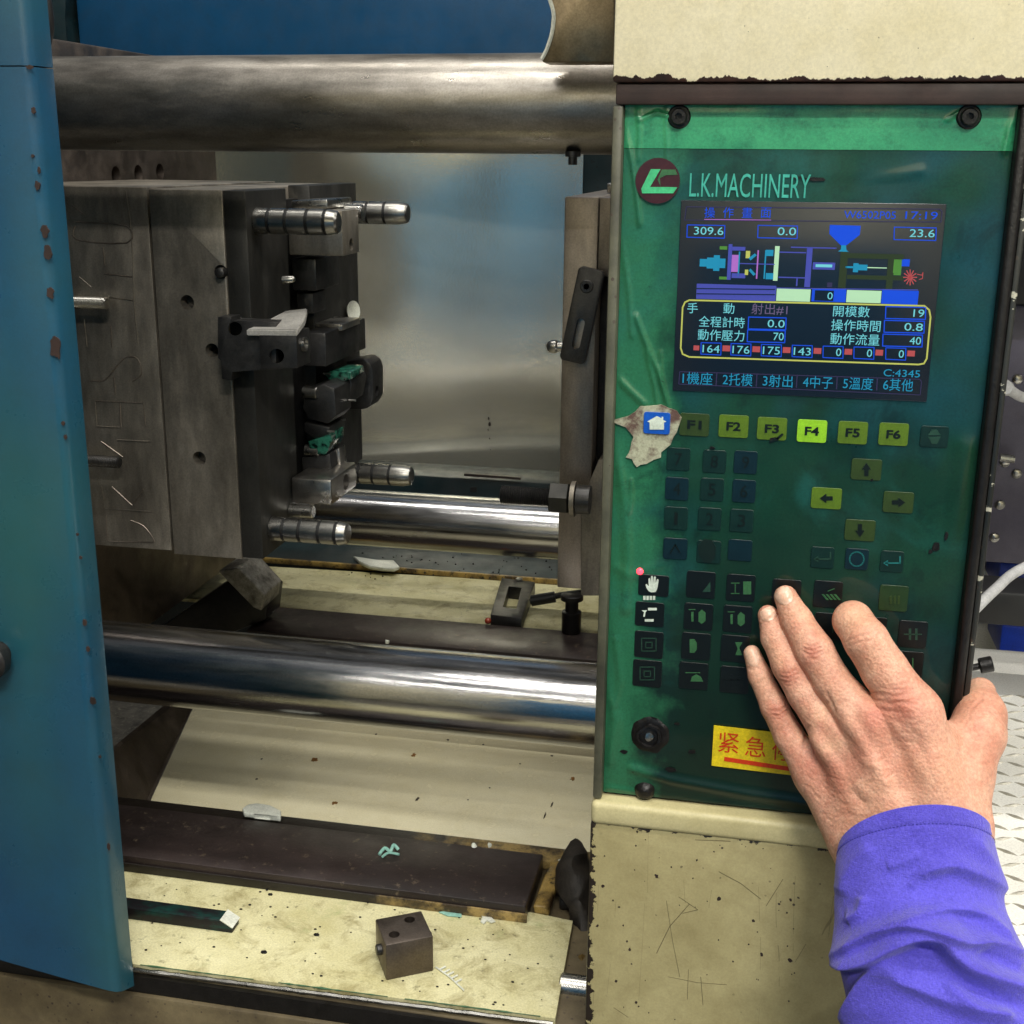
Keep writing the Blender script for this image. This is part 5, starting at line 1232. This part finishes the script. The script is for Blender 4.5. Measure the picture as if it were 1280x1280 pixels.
for i, (s, a) in enumerate((('164', 190), ('176', 316), ('175', 444), ('143', 574), ('0', 704), ('0', 834), ('0', 968))):
    v = 668+i*3.6; w = 84
    sl_('s_blue', [(a, v), (a+w, v+2), (a+w-1, v+52), (a-1, v+48), (a, v)], .0005)
    if len(s) == 3: st_('s_cyan', s, a+6, v+10, a+w-6, v+42)
    else: st_('s_cyan', s, a+w-30, v+10, a+w-8, v+42)
    sr('s_red', a+w+6, v+12, a+w+38, v+36)
sr('s_red', 158, 680, 182, 700)
st_('s_teal', 'C:4345', 958, 782, 1112, 812)
for i, s in enumerate(('1機座', '2托模', '3射出', '4中子', '5溫度', '6其他')):
    u = 112+i*169; v = 800+i*5.5; st_('s_teal', s, u, v-8, u+126, v+44)
sl_('s_line', [(100, 790), (1110, 822), (1118, 832), (1112, 888), (96, 842), (100, 790)], .0005)
for i in range(5): u = 256+i*169; v = 796+i*5.5; sl_('s_line', [(u, v), (u-3, v+50)], .0006)
# hex screw sticking out of the cabinet side
Yv = .80; p0 = at(1200, 841, Y=Yv); p1 = at(1228, 832, Y=Yv)
p0.x = XR
sc = thing('side_screw', 'black socket head screw sticking out of the right cabinet side', 'screw', p1)
obj('screw_shank', tube([p0, p1], .0022, 12), M['black'], sc)
d_ = (p1-p0).normalized()
obj('screw_head', lathe(p1-d_*.002, d_, [(0, .0044), (.0008, .0052), (.008, .0052), (.0086, .0044), (.0084, .0026), (.004, .0024)], 24), M['black'], sc)
# ================================================================ hand and sleeve
def surface_nets(F, org, h):
    """numpy surface nets on a signed distance grid"""
    neg = F < 0
    nx, ny, nz = F.shape
    c = np.zeros((nx-1, ny-1, nz-1), np.int8)
    for i in (0, 1):
        for j in (0, 1):
            for k in (0, 1): c += neg[i:nx-1+i, j:ny-1+j, k:nz-1+k]
    act = (c > 0) & (c < 8)
    idx = -np.ones(act.shape, np.int64); ii = np.argwhere(act); idx[act] = np.arange(len(ii))
    acc = np.zeros((len(ii), 3)); cnt = np.zeros(len(ii))
    corners = [(i, j, k) for i in (0, 1) for j in (0, 1) for k in (0, 1)]
    vals = {q: F[ii[:, 0]+q[0], ii[:, 1]+q[1], ii[:, 2]+q[2]] for q in corners}
    for a in corners:
        for ax in range(3):
            if a[ax] == 1: continue
            b = list(a); b[ax] = 1; b = tuple(b)
            va, vb = vals[a], vals[b]; m = (va < 0) != (vb < 0)
            tt = np.where(m, va/(va-vb+1e-20), 0)
            p = np.tile(np.array(a, float), (len(ii), 1)); p[:, ax] = tt
            acc[m] += p[m]; cnt[m] += 1
    V = (ii+acc/cnt[:, None])*h+org
    faces = []
    for ax in range(3):
        u, v = [(1, 2), (2, 0), (0, 1)][ax]
        sl0 = [slice(None)]*3; sl1 = [slice(None)]*3
        sl0[ax] = slice(0, -1); sl1[ax] = slice(1, None)
        a = neg[tuple(sl0)]; b = neg[tuple(sl1)]
        e = np.argwhere(a != b)
        e = e[(e[:, u] > 0) & (e[:, v] > 0) & (e[:, u] < F.shape[u]-1) & (e[:, v] < F.shape[v]-1)]
        fl = a[e[:, 0], e[:, 1], e[:, 2]]
        def cell(du, dv):
            q = e.copy(); q[:, u] -= du; q[:, v] -= dv
            return idx[q[:, 0], q[:, 1], q[:, 2]]
        q = np.stack([cell(1, 1), cell(0, 1), cell(0, 0), cell(1, 0)], 1)
        q[~fl] = q[~fl][:, ::-1]
        faces.append(q)
    Fc = np.concatenate(faces); Fc = Fc[(Fc >= 0).all(1)]
    return V, Fc
def W_(px, py, h, r):          # joint: place in the photo, height of its centre in front of the panel face, radius
    p = at(px, py, Y=YP-h); return np.array([p.x, p.y, p.z, r])
PXM = .80/FPX                  # metres per photo pixel at the hand
def J(px, py, h, rpx): return W_(px, py, h, rpx*PXM*.985)
pinky = [J(940, 817, .0085, 10.5), J(950, 845, .0125, 14), J(968, 884, .019, 16.5), J(986, 920, .024, 18), J(1018, 968, .031, 23)]
ring = [J(960, 769, .0085, 12.5), J(969, 797, .013, 17), J(986, 832, .021, 20), J(1006, 868, .027, 20.5), J(1046, 925, .036, 25)]
middle = [J(982, 746, .0095, 14), J(996, 776, .0145, 19), J(1018, 814, .024, 23), J(1040, 852, .031, 22.5), J(1086, 906, .042, 27)]
index_ = [J(1064, 776, .010, 18), J(1066, 776, .022, 23), J(1083, 801, .034, 25.5), J(1106, 838, .037, 27), J(1142, 892, .043, 31)]
wrist_u = J(1082, 1062, .056, 34); wrist_m = J(1130, 1058, .062, 40); wrist_r = J(1186, 1050, .060, 40)
chains = []
for f in (pinky, ring, middle, index_):
    for a, b in zip(f, f[1:]): chains.append((a, b, .0022))
palm = [(pinky[-1], wrist_u), (ring[-1], J(1100, 1055, .058, 36)), (middle[-1], wrist_m), (index_[-1], wrist_r),
        (J(1052, 1000, .030, 22), J(1090, 1060, .048, 30)), (J(1120, 930, .030, 36), J(1160, 1040, .045, 44)), (J(1170, 930, .034, 30), J(1200, 1030, .05, 30)),
        (J(1075, 960, .034, 28), J(1120, 1040, .050, 34)), (J(1030, 985, .028, 21), J(1062, 1045, .048, 24)),
        (wrist_m, J(1148, 1150, .082, 50)), (wrist_r, J(1180, 1150, .084, 44)), (wrist_u, J(1110, 1150, .08, 42))]
for a, b in palm: chains.append((a, b, .009))
# web of skin and thumb, which goes round the right cabinet edge
thumb = [J(1150, 950, .036, 24), J(1202, 962, .034, 34), J(1221, 918, .020, 31), J(1226, 893, .006, 27), J(1225, 866, -.012, 19)]
thumb += []
for a, b in zip(thumb, thumb[1:]): chains.append((a, b, .007))
chains.append((J(1196, 985, .036, 36), J(1198, 1030, .05, 36), .009))
chains.append((J(1150, 920, .034, 20), J(1200, 930, .026, 16), .007))
h_ = .00082
P0 = np.array([min(min(a[i]-a[3], b[i]-b[3]) for a, b, k in chains) for i in range(3)])-.006
P1 = np.array([max(max(a[i]+a[3], b[i]+b[3]) for a, b, k in chains) for i in range(3)])+.006
N = np.ceil((P1-P0)/h_).astype(int)
G_ = [P0[i]+np.arange(N[i])*h_ for i in range(3)]
def cone_sd(a, b, X, Y, Z):
    d = b[:3]-a[:3]; L2 = d@d
    t = np.clip(((X-a[0])*d[0]+(Y-a[1])*d[1]+(Z-a[2])*d[2])/L2, 0, 1)
    s = t*t*(3-2*t)*.35+t*.65
    return np.sqrt((X-a[0]-t*d[0])**2+(Y-a[1]-t*d[1])**2+(Z-a[2]-t*d[2])**2)-(a[3]+(b[3]-a[3])*s)
def fill(chs, F):
    for a, b, k in chs:
        lo = np.minimum(a[:3]-a[3], b[:3]-b[3])-.022; hi = np.maximum(a[:3]+a[3], b[:3]+b[3])+.022
        i0 = np.clip(((lo-P0)/h_).astype(int), 0, N-1); i1 = np.clip(((hi-P0)/h_).astype(int)+1, 1, N)
        sl = tuple(slice(i0[i], i1[i]) for i in range(3))
        X = G_[0][sl[0]][:, None, None]; Y = G_[1][sl[1]][None, :, None]; Z = G_[2][sl[2]][None, None, :]
        d = cone_sd(a, b, X, Y, Z).astype(np.float32); g0 = F[sl]
        hh = np.clip(.5+.5*(g0-d)/k, 0, 1)
        F[sl] = g0*(1-hh)+d*hh-k*hh*(1-hh)
    return F
F = np.full(tuple(N), .03, np.float32)
nf = 16
# fingers separately, so that neighbours touch in a crease instead of melting together
parts_ = [chains[0:4], chains[4:8], chains[8:12], chains[12:16]]
FF = None
for pc in parts_:
    f_ = fill(pc, np.full(tuple(N), .03, np.float32))
    FF = f_ if FF is None else np.minimum(FF, f_)
PM = fill(chains[16:], F)
k = .0075
hh = np.clip(.5+.5*(PM-FF)/k, 0, 1)
F = PM*(1-hh)+FF*hh-k*hh*(1-hh)
# the hand rests on the panel and the cabinet side: skin flattens there
Yg = G_[1][None, :, None]; Xg = G_[0][:, None, None]
solid = np.maximum(np.maximum((YP-.0004)-Yg, -1), -(XR+.0036-Xg))*-1
inside_cab = np.minimum(Yg-(YP-.0006), (XR+.0030)-Xg)      # >0 inside the cabinet
F = np.maximum(F, np.broadcast_to(inside_cab, F.shape).astype(np.float32))
V, FC = surface_nets(F, P0, h_)
print('hand verts', len(V))
me = bpy.data.meshes.new('hand'); me.from_pydata(V.tolist(), [], FC.tolist()); me.update()
bm = bmesh.new(); bm.from_mesh(me)
for _ in range(3): bmesh.ops.smooth_vert(bm, verts=bm.verts[:], factor=.5, use_axis_x=True, use_axis_y=True, use_axis_z=True)
bmesh.ops.recalc_face_normals(bm, faces=bm.faces[:]); bm.normal_update()
bm.verts.ensure_lookup_table()
V = np.array([v.co[:] for v in bm.verts]); NN = np.array([v.normal[:] for v in bm.verts])
px = toPx(V); camv = np.array([0, 0, CZ])-V; camv /= np.linalg.norm(camv, axis=1)[:, None]
front = np.clip((NN*camv).sum(1)*1.6, 0, 1)
Z7 = lambda L: [(900+x/3.368, 700+y/3.368) for x, y in L]
disp = np.zeros(len(V)); tint = np.zeros((len(V), 3))
# creases (grooves) at knuckles, webs and the back of the hand
CR = [([(350, 385), (385, 400), (425, 385)], 1.6, .5), ([(355, 372), (390, 384), (425, 366)], 1.4, .5), ([(365, 358), (395, 362), (420, 350)], 1.3, .35), ([(370, 410), (400, 416), (430, 400)], 1.3, .3),
      ([(250, 505), (285, 515), (325, 500)], 1.5, .5), ([(255, 490), (290, 498), (325, 480)], 1.4, .5), ([(262, 474), (290, 478), (318, 462)], 1.3, .35), ([(258, 520), (290, 530), (320, 516)], 1.2, .3),
      ([(218, 650), (250, 655), (282, 632)], 1.4, .5), ([(215, 632), (250, 636), (278, 612)], 1.3, .45), ([(222, 668), (250, 670), (280, 650)], 1.2, .3),
      ([(165, 275), (190, 255), (225, 240), (240, 236)], 1.5, .4), ([(250, 190), (280, 178), (310, 150)], 1.5, .3), ([(116, 455), (140, 462), (165, 455)], 1.3, .25),
      ([(530, 345), (580, 320), (640, 310), (665, 280)], 1.6, .3), ([(540, 360), (590, 345), (640, 335)], 1.3, .25), ([(600, 545), (660, 565), (740, 570), (800, 560)], 2.2, .35),
      ([(640, 580), (720, 600), (800, 598)], 1.8, .28), ([(690, 540), (770, 552), (840, 540)], 1.6, .25), ([(660, 620), (740, 640), (810, 640)], 1.8, .25), ([(450, 560), (470, 600), (488, 632)], 1.8, .5), ([(345, 790), (360, 740), (372, 700)], 2.2, .4),
      ([(455, 600), (452, 640), (430, 690)], 1.8, .3), ([(330, 830), (350, 780), (360, 740)], 1.8, .3), ([(560, 1010), (600, 960), (640, 930)], 1.5, .12), ([(1050, 640), (1090, 600), (1110, 560)], 2, .25), ([(1080, 660), (1140, 640), (1190, 650)], 2, .2)]
for L, w, a in CR:
    w_ = w*1.15; disp -= 1.5*a*.001*np.exp(-(seg_dist(px, Z7(L))/w_)**2)
rn = random.Random(4)
for q in range(150):      # fine skin folds over knuckles and wrist
    cx, cy, aa = rn.choice(((720, 600, .1), (400, 900, .35), (470, 960, .45), (820, 700, .3), (540, 1040, .5), (750, 560, .0), (640, 880, -.5), (950, 800, .2)))
    cx += rn.gauss(0, 45); cy += rn.gauss(0, 45); aa += rn.gauss(0, .35); L_ = rn.uniform(14, 42)
    disp -= rn.uniform(.10, .24)*.001*np.exp(-(seg_dist(px, Z7([(cx-L_*math.cos(aa), cy-L_*math.sin(aa)), (cx, cy+rn.uniform(-5, 5)), (cx+L_*math.cos(aa), cy+L_*math.sin(aa))]))/1.5)**2)
# tendons, veins and knuckle heads (ridges)
for L, w, a in (([(520, 640), (600, 780), (700, 930)], 9, .9), ([(400, 760), (500, 870), (600, 980)], 8, .9), ([(660, 620), (780, 760), (860, 900)], 10, .6), ([(830, 640), (900, 780), (930, 920)], 12, .5),
     ([(470, 700), (560, 800), (620, 860), (720, 880)], 4, .35), ([(750, 700), (700, 800), (600, 900), (560, 960)], 4, .3)):
    disp += 1.35*a*.001*np.exp(-(seg_dist(px, Z7(L))/w)**2)
for x, y, w, a in ((385, 830, 26, 1.8), (470, 690, 22, 1.2), (640, 640, 26, 1.2), (780, 600, 30, 1.0), (390, 385, 16, .7), (290, 490, 15, .8), (250, 640, 13, .7), (600, 300, 20, .6)):
    c_ = np.array(Z7([(x, y)])[0]); disp += a*.001*np.exp(-(np.linalg.norm(px-c_, axis=1)/(w))**2)
for L, w, a in (([(430, 720), (520, 880), (600, 1020)], 8, .9), ([(570, 660), (680, 830), (760, 960)], 9, .8), ([(740, 640), (850, 820)], 10, .6)):
    disp -= 1.4*a*.001*np.exp(-(seg_dist(px, Z7(L))/w)**2)
V2 = V+NN*(disp*front)[:, None]
# tint: r reddish knuckles and tips, g pale, b shade painted into creases and between the fingers
def blob(x, y, w): return np.exp(-(np.linalg.norm(px-np.array(Z7([(x, y)])[0]), axis=1)/w)**2)
for x, y, w, a in ((390, 390, 13, 1), (290, 490, 13, 1), (250, 635, 12, .8), (385, 860, 26, .75), (640, 660, 18, .8), (740, 590, 26, .7), (820, 640, 26, .5), (660, 760, 26, .45), (500, 940, 30, .4), (200, 215, 9, .9), (760, 880, 26, .4), (560, 850, 22, .5), (1100, 620, 18, .35), (130, 400, 6, .3)):
    tint[:, 0] += a*blob(x, y, w)
for x, y, w, a in ((560, 240, 20, .9), (350, 230, 20, .6), (240, 400, 18, .5), (170, 520, 14, .5), (470, 780, 12, .8), (640, 560, 14, .6), (430, 640, 12, .7), (1060, 540, 16, .8), (900, 940, 40, .5), (620, 430, 26, .4), (350, 740, 12, .6), (650, 980, 30, .5)):
    tint[:, 1] += a*blob(x, y, w)
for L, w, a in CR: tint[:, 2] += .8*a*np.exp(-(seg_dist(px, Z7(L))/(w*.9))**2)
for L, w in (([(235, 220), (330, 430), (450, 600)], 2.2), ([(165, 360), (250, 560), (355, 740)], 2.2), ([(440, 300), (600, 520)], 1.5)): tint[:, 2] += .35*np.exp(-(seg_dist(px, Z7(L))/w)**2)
tint = np.clip(tint, 0, 1)
for v, c_ in zip(bm.verts, V2): v.co = c_
bm.to_mesh(me); bm.free()
at_c = me.color_attributes.new('tint', 'FLOAT_COLOR', 'POINT')
at_c.data.foreach_set('color', np.concatenate([tint, np.ones((len(V), 1))], 1).astype(np.float32).ravel())
me.shade_smooth()
person = thing('person', 'hand in a violet blue work sleeve, fingers on the panel keys', 'person', at(1150, 1120, Y=.62))
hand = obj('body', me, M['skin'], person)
# fingernails laid on the skin by looking up the nearest skin point in each direction
from mathutils.bvhtree import BVHTree
bvh = BVHTree.FromPolygons([Vector(v) for v in V2], FC.tolist())
def skin_at(x, y):
    d = ray(x, y); hit = bvh.ray_cast(Vector((0, 0, CZ)), d.normalized())
    return hit[0], hit[1]
def nail(cx, cy, ang, L, Wd):
    bm = bmesh.new(); rows = []
    ca, sa = math.cos(ang), math.sin(ang)     # direction towards the tip
    nU, nV = 12, 10
    for i in range(nU+1):
        u = -1+2*i/nU; row = []
        for j in range(nV+1):
            v = -1+2*j/nV
            w = Wd*(1-.12*max(u, 0)**2-.35*max(-u, 0)**3.0); sx = math.sqrt(max(0, 1-abs(v)**3*.35))
            a = u*L*sx; b = v*w
            x = cx+ca*a-sa*b; y = cy+sa*a+ca*b
            hp_, hn = skin_at(x, y)
            if hp_ is None: row.append(None); continue
            row.append(bm.verts.new(hp_+Vector((0, 0, 0))-ray(x, y).normalized()*(.0006*(1-abs(v)**4*.8)*(1 if u > -.9 else .3)+.0001)))
        rows.append(row)
    for A, B in zip(rows, rows[1:]):
        for k in range(nV):
            q = (A[k], A[k+1], B[k+1], B[k])
            if all(q): bm.faces.new(q)
    return obj('fingernail', finish(bm, 60), M['nail'], hand)
nail(*Z7([(135, 405)])[0], math.radians(-104), 13, 8)
nail(*Z7([(203, 228)])[0], math.radians(-118), 8.5, 9.5)
nail(*Z7([(268, 147)])[0], math.radians(-122), 12.5, 10.5)
# ---- sleeve
nu, nv = 260, 300
ax = [W_(1143, 1046, .062, 0), W_(1147, 1100, .072, 0), W_(1152, 1160, .085, 0), W_(1172, 1230, .10, 0), W_(1204, 1310, .12, 0), W_(1236, 1400, .15, 0), W_(1300, 1540, .2, 0)]
hw = [95, 101, 108, 113, 120, 130, 150]
axp = [Vector(a[:3]) for a in ax]
path = smooth_path(axp, 50); hws = np.interp(np.linspace(0, len(hw)-1, len(path)), range(len(hw)), hw)
rings = []; cf = (CM @ Vector((0, 0, 1)))        # towards the camera
for i, p in enumerate(path):
    tt = (path[min(i+6, len(path)-1)]-path[max(i-6, 0)]).normalized()
    if i < 30:
        t0 = (path[12]-path[0]).normalized(); tt = t0.lerp(tt, i/30).normalized()
    side = tt.cross(cf).normalized(); up = side.cross(tt).normalized()
    dist = -(CM.transposed() @ (p-Vector((0, 0, CZ)))).z
    R0 = hws[i]*dist/FPX
    for k in range(nu):
        a = 2*PI*k/nu
        q_ = p+side*math.cos(a)*R0+up*math.sin(a)*R0*.66
        q_ -= tt*(.024*math.sin(a)-.003)*max(0, 1-i/70)**1.3      # the cuff is cut high over the back of the hand
        rings.append(q_)
SV = np.array(rings); n_r = len(path)
cen = np.repeat(np.array([p[:] for p in path]), nu, axis=0)
SN = SV-cen; SN /= np.linalg.norm(SN, axis=1)[:, None]
spx = toPx(SV); camv = np.array([0, 0, CZ])-SV; camv /= np.linalg.norm(camv, axis=1)[:, None]; fr = np.clip((SN*camv).sum(1)*2+.4, 0, 1)
def signed(p, L):
    L = np.array(L, float); best = np.full(len(p), 1e9); sg = np.zeros(len(p)); al = np.zeros(len(p)); tot = 0
    for a, b in zip(L, L[1:]):
        ab = b-a; l = math.sqrt(ab@ab); t = np.clip(((p-a)@ab)/(l*l), 0, 1); q = p-(a+t[:, None]*ab); d = np.linalg.norm(q, axis=1)
        m = d < best; best[m] = d[m]; sg[m] = (q[:, 1]*ab[0]-q[:, 0]*ab[1])[m]; al[m] = (tot+t*l)[m]; tot += l
    return best*np.sign(sg), al/tot
# folds: path, height mm, width above, width below (steep side)
FOLDS = [([(1040, 1200), (1053, 1203), (1075, 1206), (1100, 1199), (1125, 1184), (1150, 1173), (1170, 1177), (1185, 1196), (1205, 1216), (1237, 1233), (1290, 1255)], 8.0, 22, 5),
         ([(1048, 1192), (1070, 1182), (1100, 1165), (1135, 1155), (1165, 1162), (1195, 1178), (1230, 1180), (1285, 1206)], 4.6, 18, 6),
         ([(1130, 1150), (1165, 1138), (1190, 1135), (1225, 1145), (1255, 1180)], 3.0, 12, 6),
         ([(1150, 1092), (1170, 1087), (1190, 1085), (1220, 1096), (1265, 1117)], 3.2, 14, 6),
         ([(1108, 1085), (1130, 1078), (1152, 1066)], 1.3, 9, 6), ([(1138, 1110), (1148, 1098), (1160, 1092)], .9, 7, 5),
         ([(1050, 1300), (1068, 1262), (1087, 1224), (1112, 1204), (1130, 1196)], 5.5, 7, 22),
         ([(1120, 1222), (1160, 1240), (1210, 1262), (1290, 1290)], 3.2, 16, 9), ([(1050, 1120), (1070, 1080), (1095, 1060)], 1.6, 14, 10), ([(1180, 1225), (1215, 1262), (1260, 1275)], 2.6, 10, 7),
         ([(1060, 1150), (1078, 1140), (1085, 1120)], 2.4, 10, 8), ([(1215, 1050), (1240, 1080), (1262, 1120)], 1.6, 10, 8), ([(1205, 1190), (1225, 1186), (1275, 1212)], 2.0, 9, 6)]
sd_ = np.zeros(len(SV))
for L, hgt_, wa, wb in FOLDS:
    s_, al = signed(spx, smooth_path([(a, b, 0) for a, b in L], 5) and [(p.x, p.y) for p in smooth_path([(a, b, 0) for a, b in L], 5)])
    prof_ = np.where(s_ > 0, np.exp(-(np.abs(s_)/wb)**1.6), np.exp(-(np.abs(s_)/wa)**1.7))
    taper = np.clip(al/.12, 0, 1)*np.clip((1-al)/.12, 0, 1)
    sd_ += 1.85*hgt_*.001*prof_*(.25+.75*taper)
for i in range(len(SV)):
    p = SV[i]; row = i//nu
    sd_[i] += (.0015*noise.noise(Vector((p[0]*26, p[1]*26, p[2]*34)))+.0005*noise.noise(Vector((p[0]*80, p[1]*80, p[2]*95))))*min(1, row/30)
sd_ += .0014*np.exp(-(((np.arange(len(SV))//nu)-13)/2.0)**2)*0
row_ = np.arange(len(SV))//nu
sd_ *= np.clip((row_)/26+.12, 0, 1)
sd_ -= .0004*np.exp(-((row_-14)/1.4)**2)            # pressed line of the hem stitching
sd_ += .0002*(row_ < 13)
SV2 = SV+SN*(sd_*(.35+.65*fr))[:, None]
outer = [tuple(v) for v in SV2]
inn = [tuple(v) for v in (SV2-SN*.0022)]
nV_ = len(outer)
faces = []
for i in range(n_r-1):
    for k in range(nu):
        a = i*nu+k; b = i*nu+(k+1) % nu
        faces.append((a, b, b+nu, a+nu))
        if i < 70: faces.append((nV_+a, nV_+a+nu, nV_+b+nu, nV_+b))
for k in range(nu): faces.append((k, nV_+k, nV_+(k+1) % nu, (k+1) % nu))
me = bpy.data.meshes.new('sleeve'); me.from_pydata(outer+inn, [], faces); me.shade_smooth()
bm = bmesh.new(); bm.from_mesh(me); bmesh.ops.delete(bm, geom=[v for v in bm.verts if not v.link_faces], context='VERTS'); bmesh.ops.recalc_face_normals(bm, faces=bm.faces[:]); bm.to_mesh(me); bm.free(); me.shade_smooth()
slv = obj('sleeve', me, M['cloth'], person)
bm = bmesh.new()
R_ = SV2.reshape(n_r, nu, 3)
ringp = R_[14]; nn = SN.reshape(n_r, nu, 3)[14]
for k in range(0, nu, 2):
    a = Vector(ringp[k]+nn[k]*.0003); b = Vector(ringp[(k+1) % nu]+nn[(k+1) % nu]*.0003)
    add_tube(bm, [a, (a+b)/2+Vector(nn[k])*.0002, b], .00022, 4)
o = obj('hem_stitching', bm, M['thread'], slv); o['kind'] = 'stuff'
